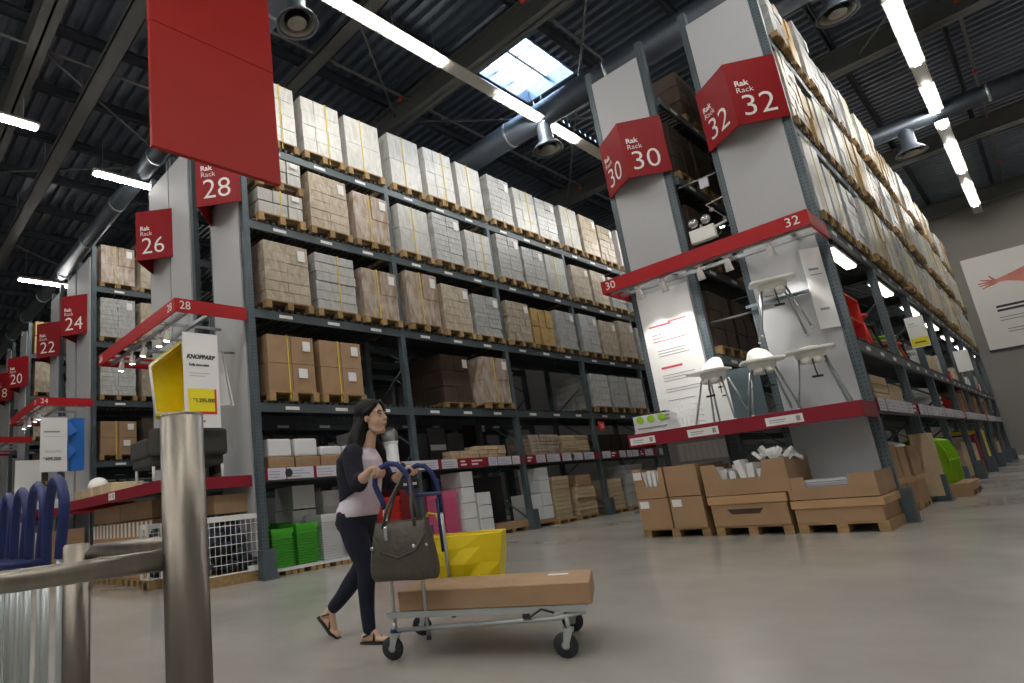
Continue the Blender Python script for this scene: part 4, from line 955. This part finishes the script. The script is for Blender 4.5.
# upright narrow cartons below
Xb = -11.4
for tier in range(2):
    for k in range(16):
        o = MB().box(0, .155, 0, .75, 0, .40).build('narrow_carton', 'kraftlt', None, loc=(Xb+k*.17, 3.35, .12+tier*.41))
        tag(o, 'narrow upright carton in the %s tier below the red shelf, %s from the left' % (['lower', 'upper'][tier], ORD[k]), 'carton', 'narrow cartons below the red shelf')
        q = MB().box(.04, .115, -.004, -.001, .18, .39).build('white_tape', 'paper', o)
for k in range(2):
    o = MB().box(0, 1.3, 0, .7, 0, .26).build('long_carton', 'carton', None, loc=(Xb+.02+k*1.33, 3.36, .95), bevel=.006); tag(o, 'long flat brown carton lying on the narrow cartons, %s one' % ['left', 'right'][k], 'carton', 'long cartons')
    t = thing('wooden_pallet', 'wooden pallet under the narrow cartons, %s one' % ['left', 'right'][k], 'pallet', (Xb+k*1.36, 3.33, 0)); m = MB().box(0, 1.32, 0, .8, .09, .115)
    for q in range(6): m.box(q*.24, q*.24+.1, 0, .8, 0, .09)
    m.build('pallet_body', 'wood', t)
goods_box('brown_carton', 'brown carton behind the wire cage, at the white end panel', 'carton', 3.75, 4.3, .9, 1.15, 'carton', x=-7.6, d=1.0)
def cage(x0, x1, y0, y1, label, wtag):
    t = thing('wire_cage', label, 'wire cage', (x0, y0, 0), group='wire cages of dark goods'); w, d, z0, z1 = x1-x0, y1-y0, .14, .86
    m = MB()
    for k in range(int(w/.075)+1):
        for yy in (0, d): m.tube([(k*.075, yy, z0), (k*.075, yy, z1)], .0035, 5)
    for k in range(int(d/.075)+1):
        for xx in (0, w): m.tube([(xx, k*.075, z0), (xx, k*.075, z1)], .0035, 5)
    for k in range(7):
        z = z0+k*(z1-z0)/6; m.tube([(0, 0, z), (w, 0, z), (w, d, z), (0, d, z)], .0045 if k not in (0, 6) else .009, 6, closed=True)
    m.build('wire_mesh', 'white', t)
    for xx in (0, w):
        for yy in (0, d): MB().box(xx-.012, xx+.012, yy-.012, yy+.012, z0, z1+.01).build('corner_post', 'white', t)
    MB().box(0, w, -.008, .0, z1-.06, z1).box(w, w+.008, 0, d, z1-.06, z1).build('top_rail', 'white', t)
    c = MB(); r_ = random.Random(2)
    for k in range(80): c.ball((r_.uniform(.10, w-.10) if w > .3 else w/2, r_.uniform(.12, d-.12), r_.uniform(.22, .76)), .13, .10, .07, 10, 7, Matrix.Rotation(r_.uniform(-1, 1), 3, 'Y'))
    c.build('dark_bagged_goods', 'darkblue', t)['kind'] = 'stuff'
    p = MB().box(0, w, 0, d, .10, .13)
    for q in (0, w/2-.06, w-.12): p.box(q, q+.12, 0, d, 0, .10)
    p.build('pallet', 'wood', t)
    MB().box(w-.02, w+.012, d-.2, d, z0-.01, z0+.06).build('white_tag', 'paper', t)
cage(-8.42, -7.42, 3.35, 4.3, 'white wire cage full of dark blue bagged goods right of the steel post', 1)
cage(-8.75+.0, -8.5, 3.2, 3.7, 'narrow white wire cage left of the steel post beside the narrow cartons', 1)
# sign and blue thing on rack 24
t = thing('price_board', 'white price board hanging under the canopy of rack 24 at the left', 'price board', (-14.05, 3.08, 2.15)); b = MB().box(-.015, 0, 0, .52, 0, 1.15).build('board', 'paper', t)
MB().box(.001, .004, .06, .38, .83, .86).box(.001, .004, .06, .46, .74, .745).box(.001, .004, .1, .42, .41, .42).box(.001, .004, .1, .4, .44, .445).build('printed_line', 'greyink', b)
text('*499.000', .095, (.0, .06, .24), (0, 1, 0), (0, 0, 1), 'ink', b, bold=.003, off=.004)
for q in (.1, .42): MB().tube([(-.3, q+.1, 1.5), (-.006, q, 1.15)], .004, 5).build('hanger', 'galv', t)
t = thing('folding_screen', 'bright blue folded fabric organiser hanging beside the white board of rack 24', 'organiser', (-14.1, 3.62, 2.18))
MB().box(-.3, 0, .08, .34, 0, 1.12).build('blue_panel', 'bluecl', t)
MB().prism([(.005, 0, 1.1), (.12, .16, .82), (.005, 0, .70)], (-.2, 0, 0)).prism([(.005, 0, .62), (.12, .14, .4), (.005, 0, .2)], (-.2, 0, 0)).build('folded_flap', 'bluecl', t); MB().tube([(-.15, .2, 1.12), (-.15, .2, 1.45)], .005, 5).build('hanger', 'galv', t)
t = thing('price_board', 'white price board low at the left edge behind the blue cart handles', 'price board', (-17.6, 3.3, 1.6)); MB().box(-.015, 0, 0, .6, 0, 1.2).build('board', 'paper', t); MB().tube([(-.007, .3, -1.6), (-.007, .3, 0)], .01, 6).build('stand_pole', 'galv', t)
for k in range(5): goods_box('pale_carton', 'carton on the red shelf below the rack 24 price board, %s from the left' % ORD[k], 'carton', 3.2, 3.7, 1.42, 1.6+.05*(k % 2), ['cartonlt', 'foam', 'carton'][k % 3], 'cartons on the rack 24 shelf', x=-16.6+k*.5, d=.45)
for k in range(4): goods_box('brown_carton', 'brown carton on the floor in front of rack 24, %s from the left' % ORD[k], 'carton', 3.3, 4.0, 0, .95, 'carton' if k % 2 else 'foam', 'floor cartons before rack 24', x=-16.0+k*.6, d=.55)

# --- big red banner
t = thing('hanging_banner', 'huge plain red banner panel hanging from the roof at the upper left', 'banner', (-5.5, 2.18, 4.67))
MB().box(-.03, .03, 0, 1.56, 0, 1.55).build('lower_panel', 'bannerred', t)
MB().box(-.033, .033, -.003, 1.563, 1.556, 3.2).build('upper_panel', 'bannerred', t)
MB().tube([(0, .2, 3.2), (0, .2, 4.9)], .008, 6).tube([(0, 1.36, 3.2), (0, 1.36, 4.9)], .008, 6).build('hanger_wires', 'galv', t)

# ================================================================== FOREGROUND BARRIER
t = thing('steel_barrier', 'brushed stainless steel barrier with a thick front post and round rails in the left foreground', 'barrier', (0, 0, 0))
PX, PY = -1.107, .486
m = MB().tube([(PX, PY, 0), (PX, PY, 1.045)], .0402, 32); m.lathe([(.0402, 1.045), (.0396, 1.049), (.038, 1.051), (0, 1.051)], (PX, PY, 0), 32); m.build('front_post', 'steel', t)
MB().lathe([(.06, 0), (.06, .01), (.035, .012)], (PX, PY, 0), 24).build('base_plate', 'steel', t)
MB().tube([(PX-.01, PY-.025, .787), (-1.30, .226, .778), (-1.55, -.05, .775), (-2.0, -.55, .775)], .0195, 20).build('front_rail', 'steel', t)
PX2, PY2 = -1.845, .50
m = MB().tube([(PX2, PY2, 0), (PX2, PY2, .815)], .0345, 32); m.lathe([(.0345, .815), (.03, .822), (0, .823)], (PX2, PY2, 0), 32); m.build('rear_post', 'steel', t)
MB().tube([(PX2+.01, PY2+.02, .70), (PX2+.0, PY2+.03, .775), (PX2+.06, PY2+.03, .80), (-1.5, .5, .805), (PX-.02, PY+.01, .812)], .017, 16).build('rear_rail', 'steel', t)

# ================================================================== TROLLEYS
def trolley(root, deck=True, zb=.86):
    def loop(y, name='side_frame'):
        f = MB().tube([(.045, y, .82), (.035, y, .12)], .0115, 10).tube([(.224, y, .76), (.224, y, .12)], .0115, 10).build(name, 'cartmetal', root)
        MB().tube([(.046, y, .80), (.04, y, .84), (.015, y, .90), (.002, y, .94), (.008, y, .99), (.045, y, 1.035), (.10, y, 1.055), (.15, y, 1.045), (.19, y, 1.0), (.212, y, .94), (.224, y, .86), (.224, y, .74)], .0165, 12).build('blue_grip', 'blue', f)
        MB().tube([(.224, y, .125), (.224, y, .10)], .014, 10).build('foot_cap', 'rubber', f)
    loop(0); loop(.56)
    MB().tube([(.22, 0, zb), (.23, .56, zb)], .012, 8).build('cross_bar', 'blue', root)
    MB().tube([(.222, .50, .83), (.222, .50, .50)], .010, 8).build('inner_bar', 'blue', root)
    if deck:
        fr = MB()
        for y in (0, .56):
            fr.box(.0, 1.06, y-.012, y+.012, .215, .245); fr.tube([(.02, y, .15), (.9, y, .185), (1.05, y, .215)], .012, 8)
        for x in (.05, .35, .65, .95, 1.05): fr.tube([(x, 0, .225), (x, .56, .225)], .009, 8)
        fr.build('deck_frame', 'cartmetal', root)
        d = MB()
        for k in range(12): d.tube([(.03, .04+k*.043, .236), (1.05, .04+k*.043, .236)], .0035, 5)
        d.build('deck_wires', 'cartmetal', root)
        sp = MB().tube([(.78, -.02, .20), (.84, -.02, .235), (.9, -.02, .215)], .006, 6); sp.box(.74, .78, -.02, -.012, .19, .215).build('hook_clip', 'rubber', root)
    else:
        fr = MB().tube([(.03, 0, .16), (.9, .05, .18)], .012, 8).tube([(.03, .56, .16), (.9, .51, .18)], .012, 8).tube([(.03, 0, .16), (.03, .56, .16)], .012, 8)
        for k in range(2): fr.tube([(.12, .10+k*.3, .2), (.10, .10+k*.3, .78)], .007, 6)
        fr.build('base_frame', 'cartmetal', root)
    for x, y in ((.01, 0), (.93, 0), (.01, .56), (.93, .56)):
        w = MB().lathe([(0, -.014), (.054, -.014), (.060, -.008), (.060, .008), (.054, .014), (0, .014)], (x, y, .06), 24, 'y').build('wheel', 'rubber', root)
        MB().tube([(x, y-.017, .06), (x, y+.017, .06)], .02, 12).build('hub', 'galv', w)
        f = MB()
        for s in (-1, 1): f.prism([(x-.012, y+s*.02, .05), (x+.012, y+s*.02, .05), (x+.045, y+s*.02, .13), (x+.0, y+s*.02, .13)], (0, s*.004, 0))
        f.box(x-.005, x+.05, y-.028, y+.028, .128, .14); f.tube([(x+.025, y, .14), (x+.025, y, .19)], .012, 8)
        f.build('caster_fork', 'cartmetal', root)
        if x < .5: MB().tube([(x+.02, y, .141), (x+.02, y, .158)], .022, 12).build('blue_cap', 'blue', w)
HD = R(28)
cart = thing('flatbed_trolley', 'flatbed trolley with blue grips pushed by the woman', 'trolley', (-2.70, 2.34, 0), HD)
trolley(cart)
bx = MB().box(.07, 1.09, .0, .46, 0, .103).build('long_carton', 'carton', None, loc=(0, 0, 0)); bx.location = (-2.70, 2.34, .247); bx.rotation_euler = (0, 0, HD)
b_ = bx.modifiers.new('b', 'BEVEL'); b_.width = .004
tag(bx, 'long flat brown carton lying on the trolley deck', 'carton')
MB().box(.86, .97, .3, .35, .1035, .1045).build('white_sticker', 'paper', bx)
MB().box(.075, 1.085, .225, .235, .1032, .1038).build('tape_seam', 'kraftlt', bx)
# row of parked trolleys at the left
pk = thing('flatbed_trolley', 'x', 'trolley', (-2.09, .53, 0), R(180), 'parked trolleys at the left edge')
trolley(pk, False, .79); pk.scale = (.95, 1, .975)
pk['label'] = 'nested parked trolley with blue grips at the left edge, nearest the front post'
for k in range(1, 9): copy_tree(pk, (-2.09-.25*k, .53, 0), R(180), 'nested parked trolley with blue grips at the left edge, %s behind the nearest one' % ORD[k-1])

# ---- yellow bag on the far side of the trolley
def P(a, y, z): # trolley frame -> world
    return Vector((-2.70, 2.34, 0))+Vector((math.cos(HD)*a-math.sin(HD)*y, math.sin(HD)*a+math.cos(HD)*y, z))
t = thing('shopping_bag', 'large yellow plastic shopping bag standing behind the long carton on the trolley', 'bag', P(0, 0, 0), HD)
bg = MB(); n = 12; rings = [(.22, .02, .0), (.31, .0, .05), (.41, -.02, .08), (.50, .0, .05), (.58, .0, .02), (.585, .0, .0)]
vs = []; r_ = random.Random(3)
for z, dx, dy in rings:
    g = (z-.22)/.36
    x0, x1, y0, y1 = .02-.08*g, .52+.06*g, .62-.0*g, .80+.04*g
    pts = [(x0+(x1-x0)*k/5, y0-dy*math.sin(math.pi*k/5)*.8) for k in range(6)]+[(x1-(x1-x0)*k/5, y1) for k in range(6)]
    for k, (a, b) in enumerate(pts): vs.append((a+r_.uniform(-.008, .008), b+r_.uniform(-.018, .018), z+(r_.uniform(-.006, .006) if 0 < g < 1 else 0)))
n = 12; fs = [(j*n+k, j*n+(k+1) % n, (j+1)*n+(k+1) % n, (j+1)*n+k) for j in range(len(rings)-1) for k in range(n)]+[tuple(range(n))]
bg.add(vs, fs, False); o = bg.build('bag_body', 'yellowbag', t); o.modifiers.new('s', 'SOLIDIFY').thickness = .004
MB().tube([(.1, .62, .58), (.09, .60, .68), (.13, .585, .74), (.18, .585, .73), (.22, .6, .58)], .008, 6).build('carry_strap', 'yellowbag', t)

# ---- handbag hanging on the near grip
t = thing('handbag', 'taupe leather handbag hanging from the near blue grip of the trolley', 'handbag', P(0, 0, 0), HD)
vs = []; prof = [(.425, -.005, .335, .055), (.44, -.035, .355, .08), (.50, -.035, .355, .088), (.58, -.02, .345, .085), (.66, .0, .335, .07), (.715, .01, .325, .045), (.735, .015, .32, .025)]
n = 20
for z, x0, x1, d in prof:
    cx_ = (x0+x1)/2
    for k in range(n):
        a = 2*math.pi*k/n; c, s = math.cos(a), math.sin(a)
        vs.append((cx_+(x1-x0)/2*abs(c)**.6*(1 if c > 0 else -1), -.085+d*abs(s)**.6*(1 if s > 0 else -1)+r_.uniform(-.004, .004), z+r_.uniform(-.005, .005)))
b = MB().add(vs, [(j*n+k, j*n+(k+1) % n, (j+1)*n+(k+1) % n, (j+1)*n+k) for j in range(len(prof)-1) for k in range(n)]+[tuple(range(n)), tuple(reversed(range((len(prof)-1)*n, len(prof)*n)))], True)
body = b.build('bag_body', 'leather', t); body.modifiers.new('s', 'SUBSURF').levels = 1; body.modifiers['s'].render_levels = 1
MB().tube([(.02, -.150, .66), (.06, -.168, .58), (.16, -.176, .545), (.26, -.168, .58), (.31, -.150, .66)], .006, 8).build('curved_seam', 'leather', t)
MB().tube([(-.0, -.155, .515), (.31, -.155, .515)], .004, 6).build('base_seam', 'leather', t)
for y0 in (-.13, -.05):
    MB().tube([(.07, y0, .70), (.10, y0+.01, .80), (.15, -.045, .92), (.185, -.01, .985), (.212, 0.0, .97), (.225, -.03, .90), (.245, y0+.01, .80), (.255, y0, .70)], .009, 8).build('handle_strap', 'leather', t)
MB().ball((.10, -.165, .70), .014, .006, .014, 10, 8).ball((.25, -.165, .60), .012, .006, .012, 10, 8).ball((.01, -.16, .60), .012, .006, .012, 10, 8).ball((.31, -.14, .60), .012, .008, .012, 10, 8).box(.09, .11, -.172, -.165, .64, .70).build('metal_fittings', 'chrome', t)
t = thing('phone_holder', 'small black card holder with a white label between the two blue grips', 'holder', P(.13, .05, .90), HD); MB().box(0, .12, 0, .04, 0, .06).build('holder_body', 'black', t, bevel=.005); MB().box(.03, .11, -.004, -.001, .02, .035).build('white_label', 'paper', t)
# ================================================================== PERSON
PO = Vector((-3.44, 2.46, 0))
person = thing('person', 'woman in a navy cardigan, pale top, dark jeans and sandals pushing the trolley', 'person', PO, HD)
def organic(mb, name, m, vox=.006, smooth=4, parent=person, dec=None):
    o = mb.build(name, m, None); r = o.modifiers.new('r', 'REMESH'); r.mode = 'VOXEL'; r.voxel_size = vox; r.use_smooth_shade = True
    s = o.modifiers.new('s', 'SMOOTH'); s.iterations = smooth; s.factor = .6
    bpy.context.view_layer.update()
    me = bpy.data.meshes.new_from_object(o.evaluated_get(bpy.context.evaluated_depsgraph_get())); me.name = name
    o.modifiers.clear(); o.data = me; o.parent = parent
    return o
def V(a, n, z): return Vector((a, -n, z))     # n: towards her right (the camera)
def limb(mb, pts, rs, n=14, sub=4):
    P_ = [Vector(p) for p in pts]; out = []; ro = []
    for i in range(len(P_)-1):
        p0 = P_[max(i-1, 0)]; p1 = P_[i]; p2 = P_[i+1]; p3 = P_[min(i+2, len(P_)-1)]
        for k in range(sub):
            t = k/sub; out.append(.5*((2*p1)+(p2-p0)*t+(2*p0-5*p1+4*p2-p3)*t*t+(3*p1-p0-3*p2+p3)*t**3)); ro.append(rs[i]+(rs[i+1]-rs[i])*t)
    out.append(P_[-1]); ro.append(rs[-1]); mb.tube(out, ro, n)
    mb.ball(P_[0], rs[0], rs[0], rs[0], 12, 8); mb.ball(P_[-1], rs[-1], rs[-1], rs[-1], 12, 8)
def ell(mb, secs, n=24):   # stacked elliptical sections (a, n, z, ra, rn)
    vs = []
    for a, nn, z, ra, rn in secs:
        for k in range(n):
            t = 2*math.pi*k/n; vs.append(V(a+ra*math.cos(t), nn+rn*math.sin(t), z))
    K = len(secs)
    mb.add(vs, [(j*n+k, (j+1)*n+k, (j+1)*n+(k+1) % n, j*n+(k+1) % n) for j in range(K-1) for k in range(n)]+[tuple(range(n)), tuple(reversed(range((K-1)*n, K*n)))], True)
# head frame: turned slightly to the camera, chin raised a little
HC = V(.452, 0, 1.40); HR = Matrix.Rotation(R(-14), 3, 'Z') @ Matrix.Rotation(R(-3), 3, 'Y')
def hp(x, y, z): return HC+HR @ Vector((x, y, z))       # x forward, y to her left, z up
body = MB()
body.ball(hp(-.012, 0, .03), .098, .076, .098, 24, 16, HR)           # skull
body.ball(hp(.030, 0, -.03), .066, .060, .088, 20, 14, HR)      # face
body.ball(hp(.058, 0, -.088), .030, .032, .030, 14, 10, HR)      # chin
body.tube([hp(.005, .040, -.055), hp(.03, .045, -.085), hp(.07, .012, -.105)], [.018, .018, .014], 8)
body.tube([hp(.005, -.040, -.055), hp(.03, -.045, -.085), hp(.07, -.012, -.105)], [.018, .018, .014], 8)
for s in (-1, 1):
    body.ball(hp(.062, s*.032, -.035), .028, .024, .028, 12, 8, HR)  # cheeks
    body.tube([hp(.086, s*.012, .024), hp(.080, s*.048, .026)], .008, 8) # brow
    body.ball(hp(.004, s*.074, -.008), .017, .008, .028, 12, 8, HR)    # ears
body.tube([hp(.088, 0, .018), hp(.100, 0, -.008), hp(.112, 0, -.028)], [.008, .009, .012], 10)  # nose
body.ball(hp(.099, .010, -.030), .009, .008, .007, 8, 6); body.ball(hp(.099, -.010, -.030), .009, .008, .007, 8, 6)
body.tube([hp(.088, -.018, -.060), hp(.096, 0, -.058), hp(.088, .018, -.060)], .006, 8); body.tube([hp(.086, -.015, -.071), hp(.094, 0, -.071), hp(.086, .015, -.071)], .0065, 8)
limb(body, [hp(-.03, 0, -.06), V(.415, 0, 1.25), V(.385, 0, 1.17)], [.048, .045, .058])
# torso core (under the clothes)
ell(body, [(.275, 0, .74, .10, .14), (.29, 0, .80, .11, .15), (.325, 0, .92, .095, .12), (.355, 0, 1.03, .10, .135), (.365, 0, 1.13, .095, .15), (.375, 0, 1.19, .06, .10)])
def leg(hip, knee, calf, ank, n_):
    limb(body, [hip, hip.lerp(knee, .5)+V(.01, 0, 0), knee, calf, ank], [.068, .058, .044, .042, .030])
KR, AR = V(.340, .085, .44), V(.318, .08, .075); KL, AL = V(.245, -.075, .45), V(-.015, -.085, .175)
leg(V(.255, .085, .76), KR, V(.322, .083, .32), AR, 1)
leg(V(.27, -.085, .78), KL, V(.135, -.08, .32), AL, -1)
# feet
def foot(heel, ball, toe, ank, side):
    limb(body, [ank, (ank+heel)/2+Vector((0, 0, -.005)), heel], [.030, .027, .024])
    limb(body, [ank, (ank*.45+ball*.55)+Vector((0, 0, .006)), ball], [.029, .026, .022])
    limb(body, [heel, ball], [.022, .024]); d = (toe-ball); w = Vector((0, 1, 0))
    for k in range(5):
        q = (k-2)*.0135*side; f = (1.0, .95, .85, .75, .62)[k] if side < 0 else (1.0, .95, .85, .75, .62)[k]
        limb(body, [ball+w*q*1.1-d*.1, ball+w*q*1.15+d*f], [.0125, .0095 if k else .012], 10, 2)
foot(V(.285, .08, .034), V(.385, .085, .030), V(.435, .088, .024), AR, -1)
foot(V(-.07, -.085, .135), V(-.002, -.085, .052), V(.035, -.085, .026), AL, 1)
# arms
SR, ER, WR = V(.355, .165, 1.155), V(.415, .255, .975), V(.568, .392, 1.035)
SL, EL, WL = V(.385, -.165, 1.155), V(.45, -.215, .955), V(.585, -.165, 1.035)
limb(body, [SR, ER], [.045, .036]); limb(body, [ER, ER.lerp(WR, .4), WR], [.035, .033, .022])
limb(body, [SL, EL], [.045, .036]); limb(body, [EL, EL.lerp(WL, .4), WL], [.035, .033, .022])
# hands: palm + four curled fingers and a thumb round the grips
def hand(w, kn, up_, grip, side):
    """w wrist, kn knuckle centre, up_ palm normal (back of hand), grip: tube centre in the hand, side: +1 thumb towards -n"""
    f = (kn-w).normalized(); s = f.cross(up_).normalized()
    for q in (-.026, -.009, .009, .026): limb(body, [w+s*q*.5, kn+s*q], [.0165, .0115], 10, 2)
    lens = (.030, .036, .038, .033)
    for k, q in enumerate((-.030, -.010, .010, .030)):
        a = kn+s*q; L = lens[k]
        b = a+f*L*.85-up_*L*.45; c = b-f*L*.15-up_*L*.85; d = c-f*L*.7-up_*L*.15
        limb(body, [a, b, c, d], [.0105, .0098, .009, .0082], 10, 3)
    a = w+s*(.022*side)+f*.018
    b = a+s*(.022*side)+f*.026-up_*.012; c = b+f*.024-up_*.022-s*(.004*side); limb(body, [a, b, c], [.013, .0115, .009], 10, 3)
hand(WR, V(.628, .447, 1.035), Vector((.25, .25, .93)).normalized(), None, -1)
hand(WL, V(.650, -.130, 1.052), Vector((-.05, -.25, .96)).normalized(), None, 1)
bo = organic(body, 'body', 'skin', .0042, 3)
# face details
def bit(name, m, mb): o = mb.build(name, m, person); return o
e = MB()
for s in (-1, 1): e.ball(hp(.0835, s*.031, .004), .009, .0145, .0055, 12, 8, HR)
bit('eye', 'foam', e); e = MB()
for s in (-1, 1): e.ball(hp(.0900, s*.032, .004), .0045, .0055, .0052, 10, 8, HR)
bit('iris', 'ink', e); e = MB()
for s in (-1, 1): e.tube([hp(.0925, s*.014, .027), hp(.0935, s*.032, .032), hp(.083, s*.052, .026)], [.003, .0034, .002], 6); e.tube([hp(.091, s*.018, .0095), hp(.0935, s*.031, .0125), hp(.083, s*.047, .008)], .0018, 6)
bit('eyebrow', 'hair', e)
e = MB().tube([hp(.088, -.020, -.0625), hp(.1005, -.005, -.0605), hp(.1005, .005, -.0605), hp(.088, .020, -.0625)], [.002, .005, .005, .002], 8).tube([hp(.088, -.018, -.0675), hp(.099, 0, -.072), hp(.088, .018, -.0675)], [.002, .0055, .002], 8)
bit('lips', 'lip', e)
# hair: swept back from the forehead behind the ear, long over the back
h = MB()
h.ball(hp(-.028, 0, .040), .102, .088, .100, 28, 18, HR)
h.ball(hp(-.062, 0, -.02), .082, .080, .115, 22, 14, HR)
h.tube([hp(.050, .018, .105), hp(.074, .035, .07), hp(.062, .066, .02), hp(.03, .078, -.04)], [.022, .018, .016, .016], 10)
h.tube([hp(.050, -.006, .105), hp(.062, -.035, .078), hp(.040, -.068, .045), hp(-.004, -.082, .022)], [.024, .018, .016, .018], 10)
limb(h, [hp(-.07, .0, -.02), V(.345, .02, 1.27), V(.30, .03, 1.16), V(.285, .03, 1.05)], [.072, .068, .055, .030])
limb(h, [hp(-.045, -.055, -.02), V(.37, .075, 1.28), V(.365, .10, 1.21), V(.375, .11, 1.15), V(.385, .10, 1.11)], [.040, .036, .032, .026, .014])
limb(h, [hp(-.035, .060, -.02), V(.42, -.07, 1.27), V(.46, -.09, 1.18), V(.475, -.09, 1.12)], [.036, .034, .032, .018])
ho = organic(h, 'hair', 'hair', .006, 3)
# pale top
s = MB()
ell(s, [(.280, 0, .768, .138, .178), (.288, 0, .81, .142, .175), (.312, 0, .87, .132, .155), (.335, 0, .95, .126, .145), (.355, 0, 1.05, .132, .150), (.366, 0, 1.12, .115, .160), (.372, 0, 1.175, .082, .13), (.385, 0, 1.205, .060, .075)])
organic(s, 'top', 'shirt', .008, 5)
# navy cardigan, open at the front: covers back, shoulders, upper arms
c = MB(); secs = [(.318, .855, .118, .148), (.322, .93, .122, .150), (.325, 1.00, .128, .160), (.332, 1.07, .134, .172), (.338, 1.13, .130, .188), (.350, 1.175, .100, .165), (.362, 1.205, .072, .11)]
vs = []; n = 26; 
for a, z, ra, rn in secs:
    for k in range(n):
        t = R(64)+(R(296)-R(64))*k/(n-1); vs.append(V(a+ra*math.cos(t), rn*math.sin(t), z+(.055*(1+math.cos(t)) if z < .9 else .03*(1+math.cos(t)) if z < .95 else 0)))
c.add(vs, [(j*n+k, (j+1)*n+k, (j+1)*n+k+1, j*n+k+1) for j in range(len(secs)-1) for k in range(n-1)], True)
co = c.build('cardigan', 'navy', None); md = co.modifiers.new('s', 'SOLIDIFY'); md.thickness = .022; md.offset = 1
bpy.context.view_layer.update(); me = bpy.data.meshes.new_from_object(co.evaluated_get(bpy.context.evaluated_depsgraph_get())); bpy.data.objects.remove(co)
c = MB(); c.add([v.co for v in me.vertices], [tuple(p.vertices) for p in me.polygons], True)
limb(c, [V(.345, .10, 1.170), SR+Vector((0, -.008, .004)), SR.lerp(ER, .5)+Vector((-.012, 0, 0)), ER+Vector((-.006, 0, -.004)), ER.lerp(WR, .16)], [.062, .066, .062, .056, .050])
limb(c, [V(.355, -.10, 1.170), SL, SL.lerp(EL, .5), EL, EL.lerp(WL, .16)], [.062, .064, .060, .055, .050])
organic(c, 'cardigan', 'navy', .0075, 3)
# jeans
j = MB()
ell(j, [(.290, 0, .85, .105, .138), (.276, 0, .79, .124, .158), (.268, 0, .735, .138, .174), (.268, 0, .69, .120, .165)])
limb(j, [V(.262, .085, .76), V(.298, .086, .60), KR, V(.328, .083, .33), V(.320, .08, .20), V(.320, .08, .085)], [.096, .086, .060, .056, .047, .042])
limb(j, [V(.262, -.085, .76), V(.262, -.083, .60), KL, V(.145, -.08, .33), V(.065, -.083, .245), V(.008, -.085, .195)], [.096, .086, .062, .057, .047, .042])
organic(j, 'jeans', 'jeans', .0075, 4)
# sandals
def sandal(heel, ball, toe, ank, side):
    m = MB(); d = (toe-heel); up_ = Vector((0, 0, 1)); w = Vector((0, 1, 0))
    pts = [heel+(heel-ball).normalized()*.028, ball, toe+(toe-ball).normalized()*.02]
    nrm = [-(p2-p1).cross(w).normalized() for p1, p2 in ((pts[0], pts[1]), (pts[0], pts[2]), (pts[1], pts[2]))]
    nrm = [v if v.z > 0 else -v for v in nrm]
    ws = [.024, .038, .026]; vs = []
    for off in (-.022, -.036):
        for p, nn, ww in zip(pts, nrm, ws): vs += [p+nn*off+w*ww, p+nn*off-w*ww]
    m.add(vs, [(0, 1, 3, 2), (2, 3, 5, 4), (6, 8, 9, 7), (8, 10, 11, 9), (0, 2, 8, 6), (2, 4, 10, 8), (1, 7, 9, 3), (3, 9, 11, 5), (0, 6, 7, 1), (4, 5, 11, 10)])
    o = m.build('sandal_sole', 'rubber', person, bevel=.005)
    s = MB(); mid = heel.lerp(ball, .72)
    s.tube([mid+w*.033+up_*-.012, mid+w*.02+up_*.030, mid+up_*.037, mid-w*.02+up_*.030, mid-w*.033+up_*-.012], .006, 8)
    s.tube([mid+up_*.036, ball+up_*.024, ball.lerp(toe, .4)+up_*.012], .005, 8)
    s.tube([heel+w*.027+up_*.01, ank+w*.032+up_*-.02, mid.lerp(ank, .5)+up_*.02, ank-w*.032+up_*-.02, heel-w*.027+up_*.01], .005, 8)
    s.build('sandal_strap', 'rubber', o); MB().ball(mid+up_*.044, .008, .008, .004, 8, 6).build('metal_stud', 'chrome', o)
sandal(V(.285, .08, .034), V(.385, .085, .030), V(.435, .088, .026), AR, 1)
sandal(V(-.07, -.085, .135), V(-.002, -.085, .052), V(.035, -.085, .030), AL, 1)
